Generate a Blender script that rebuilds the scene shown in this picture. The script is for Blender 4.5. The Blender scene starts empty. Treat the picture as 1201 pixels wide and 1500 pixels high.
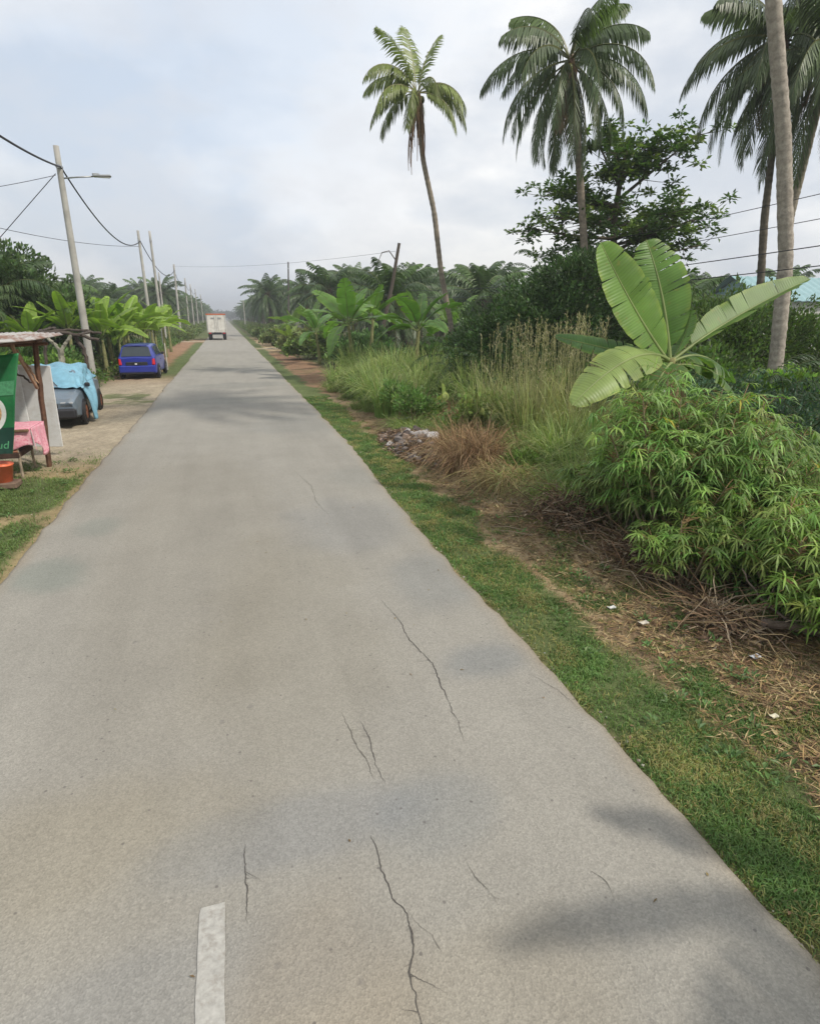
import bpy, math, random
import numpy as np
from math import radians as R, sin, cos, pi
RNG = np.random.default_rng(7)
random.seed(7)
scene = bpy.context.scene
COL = scene.collection

# ------------------------------------------------------------------ noise (numpy)
def vnoise(x, y, scale, seed=0):
    x = np.asarray(x, float) * scale + seed * 17.3; y = np.asarray(y, float) * scale + seed * 5.7
    xi = np.floor(x); yi = np.floor(y); fx = x - xi; fy = y - yi
    fx = fx * fx * (3 - 2 * fx); fy = fy * fy * (3 - 2 * fy)
    def h(a, b):
        v = np.sin(a * 127.1 + b * 311.7 + seed * 74.7) * 43758.5453
        return v - np.floor(v)
    return (h(xi, yi) * (1 - fx) + h(xi + 1, yi) * fx) * (1 - fy) + (h(xi, yi + 1) * (1 - fx) + h(xi + 1, yi + 1) * fx) * fy
def fbm(x, y, scale, seed=0, octv=4):
    s = 0; a = .5; t = 0
    for i in range(octv):
        s = s + a * vnoise(x, y, scale * 2 ** i, seed + i); t += a; a *= .55
    return s / t
def sstep(a, b, x):
    t = np.clip((x - a) / (b - a), 0, 1); return t * t * (3 - 2 * t)
def nrm(v):
    v = np.asarray(v, float); return v / (np.linalg.norm(v, axis=-1, keepdims=True) + 1e-9)
UPV = np.array([0, 0, 1.])

# ------------------------------------------------------------------ mesh builder
class MB:
    def __init__(s): s.V = []; s.C = []; s.F4 = []; s.F3 = []; s.UV = []; s.n = 0
    def add(s, V, F4=None, F3=None, col=(.5, .5, .5), uv=None):
        V = np.asarray(V, float).reshape(-1, 3)
        c = np.asarray(col, float)
        if c.ndim == 1: c = np.tile(c, (len(V), 1))
        s.V.append(V); s.C.append(c)
        s.UV.append(np.zeros((len(V), 2)) if uv is None else np.asarray(uv, float).reshape(-1, 2))
        if F4 is not None and len(F4): s.F4.append(np.asarray(F4, int).reshape(-1, 4) + s.n)
        if F3 is not None and len(F3): s.F3.append(np.asarray(F3, int).reshape(-1, 3) + s.n)
        s.n += len(V)
        return s
    def build(s, name, mat, parent=None, smooth=False, loc=None):
        V = np.concatenate(s.V); C = np.concatenate(s.C); UV = np.concatenate(s.UV)
        f4 = np.concatenate(s.F4) if s.F4 else np.zeros((0, 4), int)
        f3 = np.concatenate(s.F3) if s.F3 else np.zeros((0, 3), int)
        loops = np.concatenate([f4.ravel(), f3.ravel()])
        tot = np.concatenate([np.full(len(f4), 4), np.full(len(f3), 3)])
        st = np.concatenate([[0], np.cumsum(tot)[:-1]])
        me = bpy.data.meshes.new(name)
        me.vertices.add(len(V)); me.vertices.foreach_set('co', V.ravel())
        me.loops.add(len(loops)); me.loops.foreach_set('vertex_index', loops.astype(np.int32))
        me.polygons.add(len(tot)); me.polygons.foreach_set('loop_start', st.astype(np.int32))
        me.polygons.foreach_set('loop_total', tot.astype(np.int32))
        me.polygons.foreach_set('use_smooth', np.full(len(tot), smooth))
        a = me.color_attributes.new('tint', 'FLOAT_COLOR', 'POINT')
        a.data.foreach_set('color', np.concatenate([C, np.ones((len(C), 1))], 1).ravel().astype(np.float32))
        u = me.uv_layers.new(name='UVMap'); u.data.foreach_set('uv', UV[loops].ravel().astype(np.float32))
        me.update(calc_edges=True); me.validate()
        me.materials.append(mat)
        o = bpy.data.objects.new(name, me); COL.objects.link(o)
        if parent is not None: o.parent = parent
        if loc is not None: o.location = loc
        return o
    # --- shapes
    def box(s, c, size, col=(.5, .5, .5), rot=None):
        x, y, z = np.array(size) / 2
        v = np.array([[-x,-y,-z],[x,-y,-z],[x,y,-z],[-x,y,-z],[-x,-y,z],[x,-y,z],[x,y,z],[-x,y,z]])
        if rot is not None: v = v @ rotm(*rot).T
        return s.add(v + np.array(c), [[0,3,2,1],[4,5,6,7],[0,1,5,4],[1,2,6,5],[2,3,7,6],[3,0,4,7]], col=col)
    def bbox(s, c, size, b=.02, col=(.5,.5,.5), rot=None):   # box with chamfered edges
        hx, hy, hz = np.array(size) / 2
        V = []; idx = {}
        for sx in (-1,1):
            for sy in (-1,1):
                for sz in (-1,1):
                    for k in range(3):
                        p = [sx*(hx-b), sy*(hy-b), sz*(hz-b)]
                        p[k] = (sx*hx, sy*hy, sz*hz)[k]
                        idx[(sx,sy,sz,k)] = len(V); V.append(p)
        F4 = []; F3 = []
        for k in range(3):
            o = [j for j in range(3) if j != k]
            for sg in (-1,1):
                q = []
                for a, bb in ((-1,-1),(1,-1),(1,1),(-1,1)):
                    t = [0,0,0]; t[k] = sg; t[o[0]] = a; t[o[1]] = bb; q.append(idx[(*t,k)])
                F4.append(q)
        for k in range(3):      # edges along axis k
            o = [j for j in range(3) if j != k]
            for a in (-1,1):
                for bb in (-1,1):
                    t0 = [0,0,0]; t0[o[0]] = a; t0[o[1]] = bb
                    t1 = list(t0); t0[k] = -1; t1[k] = 1
                    F4.append([idx[(*t0,o[0])], idx[(*t1,o[0])], idx[(*t1,o[1])], idx[(*t0,o[1])]])
        for sx in (-1,1):
            for sy in (-1,1):
                for sz in (-1,1): F3.append([idx[(sx,sy,sz,0)], idx[(sx,sy,sz,1)], idx[(sx,sy,sz,2)]])
        v = np.array(V)
        if rot is not None: v = v @ rotm(*rot).T
        return s.add(v + np.array(c), F4, F3, col=col)
    def tube(s, P, r, n=8, col=(.5,.5,.5), cap=True):
        P = np.asarray(P, float); m = len(P)
        r = np.full(m, r) if np.isscalar(r) else np.asarray(r, float)
        T = nrm(np.gradient(P, axis=0))
        ref = np.array([0, 0, 1.]) if abs(T[0][2]) < .9 else np.array([1., 0, 0])
        A = nrm(np.cross(T, ref)); Bn = np.cross(T, A)
        th = np.arange(n) * 2 * pi / n
        V = P[:, None] + r[:, None, None] * (A[:, None] * np.cos(th)[None, :, None] + Bn[:, None] * np.sin(th)[None, :, None])
        V = V.reshape(-1, 3)
        i, j = np.meshgrid(np.arange(m - 1), np.arange(n), indexing='ij'); j2 = (j + 1) % n
        F = np.stack([i*n+j, i*n+j2, (i+1)*n+j2, (i+1)*n+j], -1).reshape(-1, 4)
        c = np.asarray(col, float)
        if c.ndim == 2 and len(c) == m: c = np.repeat(c, n, 0)
        F3 = []
        if cap:
            V = np.concatenate([V, P[[0, -1]]])
            if c.ndim == 2: c = np.concatenate([c, c[[0, -1]]])
            for k in range(n):
                F3.append([m*n, (k+1) % n, k]); F3.append([m*n+1, (m-1)*n+k, (m-1)*n+(k+1) % n])
        return s.add(V, F, F3, col=c)
    def leaves(s, P, D, L, W, col, sidev=None, fold=.15):     # one diamond quad per leaf
        P = np.asarray(P, float); n = len(P); D = nrm(D)
        if sidev is None: sidev = RNG.normal(size=(n, 3))
        S = nrm(np.cross(D, sidev)); N = np.cross(S, D)
        L = np.broadcast_to(L, (n,))[:, None]; W = np.broadcast_to(W, (n,))[:, None]
        v = np.stack([P, P + D*L*.45 + S*W*.5 + N*L*fold, P + D*L, P + D*L*.45 - S*W*.5 + N*L*fold], 1).reshape(-1, 3)
        c = np.asarray(col, float)
        c = np.repeat(np.broadcast_to(c, (n, 3)), 4, 0)
        return s.add(v, np.arange(4*n).reshape(-1, 4), col=c)
    def lobes(s, P, D, S, L, W, col, sag=.3):      # long leaflets: quad + tri, tip sagging
        P = np.asarray(P, float); n = len(P); D = nrm(D); S = nrm(S)
        L = np.broadcast_to(L, (n,))[:, None]; W = np.broadcast_to(W, (n,))[:, None]
        sag = np.broadcast_to(sag, (n,))[:, None]
        M = P + D*L*.5 - UPV*L*.06*sag
        Tp = M + nrm(D - UPV*sag)*L*.5
        v = np.stack([P - S*W*.3, P + S*W*.3, M + S*W*.5, M - S*W*.5, Tp], 1).reshape(-1, 3)
        b = np.arange(n)[:, None]*5
        c = np.repeat(np.broadcast_to(np.asarray(col, float), (n, 3)), 5, 0)
        return s.add(v, b + np.array([0,1,2,3]), b + np.array([3,2,4]), col=c)
    def blades(s, P, D, H, W, bend, col, coltip=None):      # grass blades: 2 quads + tri, D horizontal lean
        P = np.asarray(P, float); n = len(P)
        H = np.broadcast_to(H, (n,))[:, None]; W = np.broadcast_to(W, (n,))[:, None]; bend = np.broadcast_to(bend, (n,))[:, None]
        D = nrm(D); a = RNG.uniform(0, 2*pi, n); S = np.stack([np.cos(a), np.sin(a), 0*a], 1)
        p1 = P + UPV*H*.45*np.sqrt(np.clip(1-bend*.2,.05,1)) + D*H*bend*.15
        p2 = p1 + UPV*H*.33*np.clip(1 - bend*.75, -.6, 1) + D*H*bend*.32
        p3 = p2 + UPV*H*.25*np.clip(1 - bend*1.7, -1, 1) + D*H*bend*.33
        v = np.stack([P-S*W*.5, P+S*W*.5, p1-S*W*.45, p1+S*W*.45, p2-S*W*.3, p2+S*W*.3, p3], 1).reshape(-1, 3)
        b = np.arange(n)[:, None]*7
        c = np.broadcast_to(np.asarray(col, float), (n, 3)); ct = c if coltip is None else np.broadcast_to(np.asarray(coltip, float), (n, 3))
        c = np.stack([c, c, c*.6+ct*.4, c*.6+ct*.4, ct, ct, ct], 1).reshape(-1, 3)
        return s.add(v, np.concatenate([b+np.array([0,1,3,2]), b+np.array([2,3,5,4])]), b+np.array([4,5,6]), col=c)
def rotm(rx=0, ry=0, rz=0):
    cx, sx, cy, sy, cz, sz = cos(rx), sin(rx), cos(ry), sin(ry), cos(rz), sin(rz)
    X = np.array([[1,0,0],[0,cx,-sx],[0,sx,cx]]); Y = np.array([[cy,0,sy],[0,1,0],[-sy,0,cy]]); Z = np.array([[cz,-sz,0],[sz,cz,0],[0,0,1]])
    return Z @ Y @ X
def grid(mb, f, u0, u1, v0, v1, nu, nv, col, offset=0):
    u = np.linspace(u0, u1, nu); v = np.linspace(v0, v1, nv)
    U, W = np.meshgrid(u, v, indexing='ij'); P = f(U.ravel(), W.ravel())
    i, j = np.meshgrid(np.arange(nu-1), np.arange(nv-1), indexing='ij')
    F = np.stack([i*nv+j, (i+1)*nv+j, (i+1)*nv+j+1, i*nv+j+1], -1).reshape(-1, 4)
    mb.add(P, F, col=col, uv=np.stack([U.ravel(), W.ravel()], 1)); return mb

def tag(o, label=None, cat=None, group=None, kind=None):
    if label: o['label'] = label
    if cat: o['category'] = cat
    if group: o['group'] = group
    if kind: o['kind'] = kind
    return o
def empty(name, loc, label, cat, group=None, rz=0):
    o = bpy.data.objects.new(name, None); COL.objects.link(o); o.location = loc; o.rotation_euler = (0, 0, rz)
    o.empty_display_size = .2
    return tag(o, label, cat, group)
def copy_tree(o, parent=None):
    c = o.copy(); COL.objects.link(c)
    if parent is not None: c.parent = parent
    for ch in [x for x in KIDS.get(o.name, [])]: copy_tree(ch, c)
    return c
KIDS = {}
def index_kids():
    KIDS.clear()
    for o in COL.objects:
        if o.parent: KIDS.setdefault(o.parent.name, []).append(o)
def place(proto, loc, rz=0, sc=1, label=None, group=None, lean=(0, 0)):
    index_kids() if proto.name not in KIDS else None
    if proto.get('used'): o = copy_tree(proto)
    else: o = proto
    proto['used'] = 1; o.location = loc; o.rotation_euler = (lean[0], lean[1], rz)
    o.scale = (sc, sc, sc) if np.isscalar(sc) else sc
    if label: o['label'] = label
    if group: o['group'] = group
    return o

# ------------------------------------------------------------------ materials
def newmat(name):
    m = bpy.data.materials.new(name); m.use_nodes = True
    nt = m.node_tree; return m, nt, nt.nodes, nt.links, nt.nodes['Principled BSDF']
def mathn(nt, op, a, b=None, clamp=False):
    n = nt.nodes.new('ShaderNodeMath'); n.operation = op; n.use_clamp = clamp
    for i, v in enumerate((a, b)):
        if v is None: continue
        if isinstance(v, (int, float)): n.inputs[i].default_value = v
        else: nt.links.new(v, n.inputs[i])
    return n.outputs[0]
def noise(nt, vec, scale, detail=3, rough=.55):
    n = nt.nodes.new('ShaderNodeTexNoise'); n.inputs['Scale'].default_value = scale
    n.inputs['Detail'].default_value = detail; n.inputs['Roughness'].default_value = rough
    nt.links.new(vec, n.inputs['Vector']); return n.outputs['Fac']
def maprange(nt, v, a, b, c, d):
    n = nt.nodes.new('ShaderNodeMapRange'); nt.links.new(v, n.inputs['Value'])
    for k, x in zip(('From Min', 'From Max', 'To Min', 'To Max'), (a, b, c, d)): n.inputs[k].default_value = x
    return n.outputs[0]
def vscale(nt, col, fac):
    n = nt.nodes.new('ShaderNodeVectorMath'); n.operation = 'SCALE'
    nt.links.new(col, n.inputs[0]); nt.links.new(fac, n.inputs['Scale']); return n.outputs[0]
def mixc(nt, fac, a, b):
    n = nt.nodes.new('ShaderNodeMix'); n.data_type = 'RGBA'
    for i, v in ((0, fac), (6, a), (7, b)):
        if isinstance(v, (tuple, list)): n.inputs[i].default_value = (*v[:3], 1)
        elif isinstance(v, (int, float)): n.inputs[i].default_value = v
        else: nt.links.new(v, n.inputs[i])
    return n.outputs[2]
def bump(nt, p, h, strength, dist):
    n = nt.nodes.new('ShaderNodeBump'); n.inputs['Strength'].default_value = strength; n.inputs['Distance'].default_value = dist
    nt.links.new(h, n.inputs['Height']); nt.links.new(n.outputs[0], p.inputs['Normal'])
def attr(nt):
    n = nt.nodes.new('ShaderNodeAttribute'); n.attribute_name = 'tint'; return n.outputs['Color']
def objco(nt): return nt.nodes.new('ShaderNodeTexCoord').outputs['Object']

def foliage_mat(name, trans=.3, rough=.5, nscale=3., veins=False):
    m, nt, N, Lk, p = newmat(name)
    n = noise(nt, objco(nt), nscale, 2)
    c = vscale(nt, attr(nt), maprange(nt, n, .3, .7, .78, 1.22))
    if veins:
        uv = N.new('ShaderNodeUVMap').outputs[0]
        w = N.new('ShaderNodeTexWave'); w.inputs['Scale'].default_value = 9; w.inputs['Distortion'].default_value = 1.2; w.inputs['Detail'].default_value = 2
        Lk.new(uv, w.inputs['Vector'])
        c = vscale(nt, c, maprange(nt, w.outputs['Fac'], 0, 1, .94, 1.05))
        bump(nt, p, w.outputs['Fac'], .25, .006)
        n2 = noise(nt, objco(nt), 14, 3)
        c = mixc(nt, maprange(nt, n2, .62, .72, 0, .5), c, (.22, .2, .05))
    Lk.new(c, p.inputs['Base Color']); p.inputs['Roughness'].default_value = rough
    p.inputs['Specular IOR Level'].default_value = .35
    t = N.new('ShaderNodeBsdfTranslucent'); tc = N.new('ShaderNodeVectorMath'); tc.operation = 'MULTIPLY'
    Lk.new(c, tc.inputs[0]); tc.inputs[1].default_value = (1.3, 1.5, .7); Lk.new(tc.outputs[0], t.inputs['Color'])
    mx = N.new('ShaderNodeMixShader'); mx.inputs[0].default_value = trans
    Lk.new(p.outputs[0], mx.inputs[1]); Lk.new(t.outputs[0], mx.inputs[2]); Lk.new(mx.outputs[0], N['Material Output'].inputs[0])
    return m
def tint_mat(name, rough=.85, amt=.25, nscale=12., bmp=.4, bdist=.01, spec=.2, metal=0.):
    m, nt, N, Lk, p = newmat(name); co = objco(nt)
    n = noise(nt, co, nscale, 5, .65)
    Lk.new(vscale(nt, attr(nt), maprange(nt, n, .3, .7, 1-amt, 1+amt)), p.inputs['Base Color'])
    p.inputs['Roughness'].default_value = rough; p.inputs['Specular IOR Level'].default_value = spec; p.inputs['Metallic'].default_value = metal
    bump(nt, p, n, bmp, bdist); return m
def solid(name, col, rough=.6, amt=.12, nscale=8., bmp=.1, bdist=.005, metal=0., spec=.4, coat=0., dirt=None, dirtamt=.4):
    m, nt, N, Lk, p = newmat(name); co = objco(nt)
    n = noise(nt, co, nscale, 4, .6)
    rgb = N.new('ShaderNodeRGB'); rgb.outputs[0].default_value = (*col, 1)
    c = vscale(nt, rgb.outputs[0], maprange(nt, n, .3, .7, 1-amt, 1+amt))
    if dirt is not None:
        n2 = noise(nt, co, nscale*.6+1.3, 6, .7)
        c = mixc(nt, maprange(nt, n2, .48, .68, 0, dirtamt), c, dirt)
    Lk.new(c, p.inputs['Base Color']); p.inputs['Roughness'].default_value = rough
    p.inputs['Metallic'].default_value = metal; p.inputs['Specular IOR Level'].default_value = spec; p.inputs['Coat Weight'].default_value = coat
    bump(nt, p, n, bmp, bdist); return m

M = {}
M['leaf'] = foliage_mat('leaf_green', .28, .5, 1.2)
M['palm'] = foliage_mat('palm_leaf', .2, .42, .8)
M['banana'] = foliage_mat('banana_leaf_blade', .35, .42, 2.5, veins=True)
M['grass'] = foliage_mat('grass_blades', .3, .6, 1.5)
M['dry'] = tint_mat('dry_plant', .9, .3, 6, .2)
M['bark'] = tint_mat('trunk_bark', .9, .3, 14, .8, .02)
M['concrete'] = tint_mat('pole_concrete', .85, .14, 5, .3, .004)
M['wood'] = tint_mat('rough_timber', .85, .35, 10, .5, .006)
M['cable'] = solid('black_cable', (.03, .03, .035), .6)
M['rubber'] = solid('tyre_rubber', (.02, .02, .02), .85, .3, 20)
M['glass'] = solid('tinted_glass', (.03, .04, .045), .12, .1, 3, 0, spec=.7)
M['blackplastic'] = solid('black_plastic', (.02, .02, .023), .5)
M['galv'] = solid('galvanised_metal', (.35, .36, .36), .45, .15, 10, metal=.6)
M['red'] = solid('red_lens', (.5, .02, .03), .25, .1)
M['blue'] = solid('blue_paint', (.014, .028, .26), .35, .08, 3, 0, coat=.5, dirt=(.12,.10,.09), dirtamt=.12)
M['silverblue'] = solid('faded_silver_paint', (.13, .17, .21), .42, .12, 4, 0, coat=.2, metal=.2, dirt=(.2,.17,.13), dirtamt=.3)
M['tarp'] = solid('blue_tarpaulin', (.17, .35, .45), .5, .16, 5, .6, .02)
M['rust'] = solid('rusty_metal', (.18, .07, .035), .85, .3, 12)
M['plate'] = solid('plate_black', (.01, .01, .01), .4)
M['white'] = solid('white_painted', (.66, .67, .67), .6, .08, 3, .1, dirt=(.34,.30,.25), dirtamt=.5)
M['lorrybox'] = solid('cream_box_paint', (.62, .61, .56), .55, .08, 2, .1, dirt=(.3,.24,.18), dirtamt=.45)
M['orange'] = solid('orange_trim', (.55, .13, .04), .5)
M['greencloth'] = solid('green_banner_print', (.015, .17, .055), .5, .25, 4, .3, .02, dirt=(.09,.20,.10), dirtamt=.4)
M['darkgreen'] = solid('dark_green_print', (.01, .05, .035), .5, .2, 6)
M['palegreen'] = solid('pale_green_print', (.09, .32, .16), .5, .3, 25)
M['whiteprint'] = solid('white_print', (.7, .72, .7), .5)
M['foodprint'] = solid('food_print', (.5, .33, .16), .5, .5, 30)
M['pinkprint'] = solid('pink_print', (.55, .28, .32), .5)
M['bucket'] = solid('orange_plastic', (.72, .16, .07), .4)
M['teal'] = solid('teal_roof_sheet', (.22, .36, .38), .5, .1, 3)
M['wall'] = solid('rendered_wall', (.5, .5, .45), .85, .1, 2)
M['yellowshoot'] = foliage_mat('yellow_shoot', .4)
# pink gingham cloth
m, nt, N, Lk, p = newmat('pink_checked_cloth'); co = objco(nt)
ck = N.new('ShaderNodeTexVoronoi'); ck.inputs['Scale'].default_value = 26; Lk.new(co, ck.inputs['Vector'])
n_ = noise(nt, co, 9, 3)
Lk.new(mixc(nt, maprange(nt, n_, .4, .6, .25, .85), mixc(nt, maprange(nt, ck.outputs['Distance'], .2, .5, 0, 1), (.6, .1, .2), (.8, .5, .55)), (.75, .3, .38)), p.inputs['Base Color']); p.inputs['Roughness'].default_value = .8
M['pinkcloth'] = m
# corrugated sheet
m, nt, N, Lk, p = newmat('corrugated_sheet'); co = objco(nt)
n_ = noise(nt, co, 5, 6, .7); n2_ = noise(nt, co, 1.6, 3)
Lk.new(mixc(nt, maprange(nt, mathn(nt, 'ADD', n_, n2_), .9, 1.15, 0, 1), (.46, .44, .41), (.24, .12, .075)), p.inputs['Base Color'])
p.inputs['Roughness'].default_value = .6; p.inputs['Metallic'].default_value = .25; M['corr'] = m
# road
m, nt, N, Lk, p = newmat('old_asphalt'); co = objco(nt)
fine = noise(nt, co, 160, 2, .7); mid = noise(nt, co, 38, 4, .7)
vor = N.new('ShaderNodeTexVoronoi'); vor.inputs['Scale'].default_value = 105; Lk.new(co, vor.inputs['Vector'])
mp = N.new('ShaderNodeMapping'); mp.inputs['Scale'].default_value = (1.6, .16, 1); Lk.new(co, mp.inputs['Vector'])
streak = noise(nt, mp.outputs[0], 1.4, 5, .6); blot = noise(nt, co, 1.1, 5, .6)
f = mathn(nt, 'MULTIPLY', maprange(nt, fine, .25, .75, .86, 1.13), maprange(nt, mid, .3, .7, .95, 1.05))
f = mathn(nt, 'MULTIPLY', f, maprange(nt, streak, .3, .7, .93, 1.07))
f = mathn(nt, 'MULTIPLY', f, maprange(nt, blot, .3, .7, .93, 1.06))
sp_ = N.new('ShaderNodeSeparateColor'); Lk.new(vor.outputs['Color'], sp_.inputs[0])
f = mathn(nt, 'MULTIPLY', f, maprange(nt, sp_.outputs[0], 0, 1, .88, 1.12))
c_ = vscale(nt, attr(nt), f)
c_ = mixc(nt, maprange(nt, noise(nt, co, 9, 2), .70, .76, 0, .35), c_, (.13, .12, .115))
v2 = N.new('ShaderNodeTexVoronoi'); v2.inputs['Scale'].default_value = 16; Lk.new(co, v2.inputs['Vector'])
s2 = N.new('ShaderNodeSeparateColor'); Lk.new(v2.outputs['Color'], s2.inputs[0])
chip = mathn(nt, 'MULTIPLY', maprange(nt, v2.outputs['Distance'], .10, .16, 1, 0), maprange(nt, s2.outputs[1], .86, .88, 0, 1))
c_ = mixc(nt, mathn(nt, 'MULTIPLY', chip, .6), c_, (.10, .09, .085))
chip2 = mathn(nt, 'MULTIPLY', maprange(nt, v2.outputs['Distance'], .07, .12, 1, 0), maprange(nt, s2.outputs[2], .93, .94, 0, 1))
c_ = mixc(nt, mathn(nt, 'MULTIPLY', chip2, .6), c_, (.48, .46, .42))
Lk.new(c_, p.inputs['Base Color']); p.inputs['Roughness'].default_value = .88; p.inputs['Specular IOR Level'].default_value = .25
bump(nt, p, mathn(nt, 'ADD', fine, vor.outputs['Distance']), .5, .004); M['road'] = m
# ground
m, nt, N, Lk, p = newmat('verge_soil'); co = objco(nt)
fine = noise(nt, co, 70, 5, .75); mid = noise(nt, co, 11, 5, .7)
f = mathn(nt, 'MULTIPLY', maprange(nt, fine, .3, .7, .68, 1.32), maprange(nt, mid, .3, .7, .75, 1.25))
Lk.new(vscale(nt, attr(nt), f), p.inputs['Base Color']); p.inputs['Roughness'].default_value = .95; p.inputs['Specular IOR Level'].default_value = .1
bump(nt, p, mathn(nt, 'ADD', fine, mid), .7, .02); M['ground'] = m
M['crack'] = solid('crack_gap', (.075, .068, .06), .95, .4, 60)
M['crackfaint'] = solid('crack_hairline', (.13, .12, .10), .95, .3, 60)
M['paint'] = solid('worn_road_paint', (.37, .36, .33), .75, .18, 45, .2, dirt=(.27,.25,.22), dirtamt=.95)

# ------------------------------------------------------------------ camera, world, sun, haze
cam = bpy.data.cameras.new('camera'); co_ = bpy.data.objects.new('camera', cam); COL.objects.link(co_)
cam.sensor_fit = 'HORIZONTAL'; cam.sensor_width = 36; cam.lens = 857 / 1201 * 36; cam.clip_end = 6000; cam.clip_start = .05
co_.location = (0, 0, 2.5); co_.rotation_euler = (R(90 - 18.4), 0, R(-16.7)); scene.camera = co_
scene.view_settings.view_transform = 'Standard'; scene.view_settings.look = 'None'; scene.view_settings.exposure = .74; scene.view_settings.gamma = 1
SUN_EL, SUN_AZ = 46, 136      # azimuth clockwise from the road's direction (+Y)
w = bpy.data.worlds.new('World'); scene.world = w; w.use_nodes = True
nt = w.node_tree; N = nt.nodes; Lk = nt.links; bg = N['Background']; bg.inputs['Strength'].default_value = .1
sky = N.new('ShaderNodeTexSky'); sky.sky_type = 'NISHITA'; sky.sun_disc = False
sky.sun_elevation = R(SUN_EL); sky.sun_rotation = R(SUN_AZ); sky.air_density = 1.2; sky.dust_density = 3
gen = N.new('ShaderNodeTexCoord').outputs['Generated']
mp = N.new('ShaderNodeMapping'); mp.inputs['Scale'].default_value = (1, 1, 2.2); mp.inputs['Location'].default_value = (1.3, .2, .4); Lk.new(gen, mp.inputs['Vector'])
n1 = noise(nt, mp.outputs[0], 2.3, 6, .55); n2 = noise(nt, mp.outputs[0], 1.5, 4, .5); n3 = noise(nt, mp.outputs[0], 5.0, 6, .62)
cc = mixc(nt, maprange(nt, n1, .42, .57, 0, 1), (4.3, 4.65, 5.15), (6.9, 6.85, 6.75))
dd = N.new('ShaderNodeVectorMath'); dd.operation = 'DISTANCE'; Lk.new(gen, dd.inputs[0]); dd.inputs[1].default_value = (.02, .93, .36)
dm = mathn(nt, 'ADD', dd.outputs['Value'], maprange(nt, n3, .3, .7, -.10, .10))
cc = mixc(nt, maprange(nt, dm, .08, .36, .6, 0), cc, (3.9, 4.65, 5.7))
cc = mixc(nt, maprange(nt, n3, .42, .62, 0, .6), cc, (4.8, 5.0, 5.35))
cov = maprange(nt, n2, .34, .60, .85, 1)
Lk.new(mixc(nt, cov, sky.outputs[0], cc), bg.inputs['Color'])
sun = bpy.data.lights.new('sun', 'SUN'); sun.energy = 2.05; sun.angle = R(2.6); sun.color = (1, .93, .82)
so = bpy.data.objects.new('sun', sun); COL.objects.link(so)
so.rotation_euler = (R(90 - SUN_EL), 0, R(180 - SUN_AZ)); so.location = (20, -5, 20)
hm = bpy.data.materials.new('haze_air'); hm.use_nodes = True; N = hm.node_tree.nodes; N.remove(N['Principled BSDF'])
pv = N.new('ShaderNodeVolumePrincipled'); pv.inputs['Density'].default_value = .0013; pv.inputs['Color'].default_value = (.80, .83, .88, 1)
pv.inputs['Anisotropy'].default_value = .25
hm.node_tree.links.new(pv.outputs[0], N['Material Output'].inputs['Volume'])
hb = MB().box((0, 400, 12.5), (1900, 1900, 33)).build('haze', hm); tag(hb, kind='stuff')

# ------------------------------------------------------------------ ground
XL, XR = -2.4, 2.25
def edgeL(y): return XL + .04 + .16*(fbm(0*y, y, .35, 3)-.5) + .13*(fbm(0*y+3, y, 2.2, 4)-.5) - .06
def edgeR(y): return XR - .15 + .17*sstep(5, 14, y) + .10*(fbm(0*y+9, y, .3, 5)-.5) + .12*(fbm(0*y+7, y, 2.5, 6)-.5)
def gz(x, y):
    x = np.asarray(x, float); y = np.asarray(y, float)
    side = sstep(2.2, 3.1, x) + sstep(-2.5, -3.4, x)
    z = side * (.10*(fbm(x, y, .8, 11)-.5) + .07*(fbm(x, y, 3, 12)-.5))
    z += .10*sstep(3.1, 4.2, x)*(fbm(x, y, .5, 13)-.1)*sstep(60, 40, y)
    z -= .03 + .0*x
    return z
GREEN = np.array([.10, .125, .05]); BROWN = np.array([.25, .18, .11]); STRAW = np.array([.36, .275, .165]); SAND = np.array([.33, .28, .205])
REDS = np.array([.235, .145, .09]); DARK = np.array([.05, .06, .025]); YGRN = np.array([.16, .17, .05])
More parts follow.
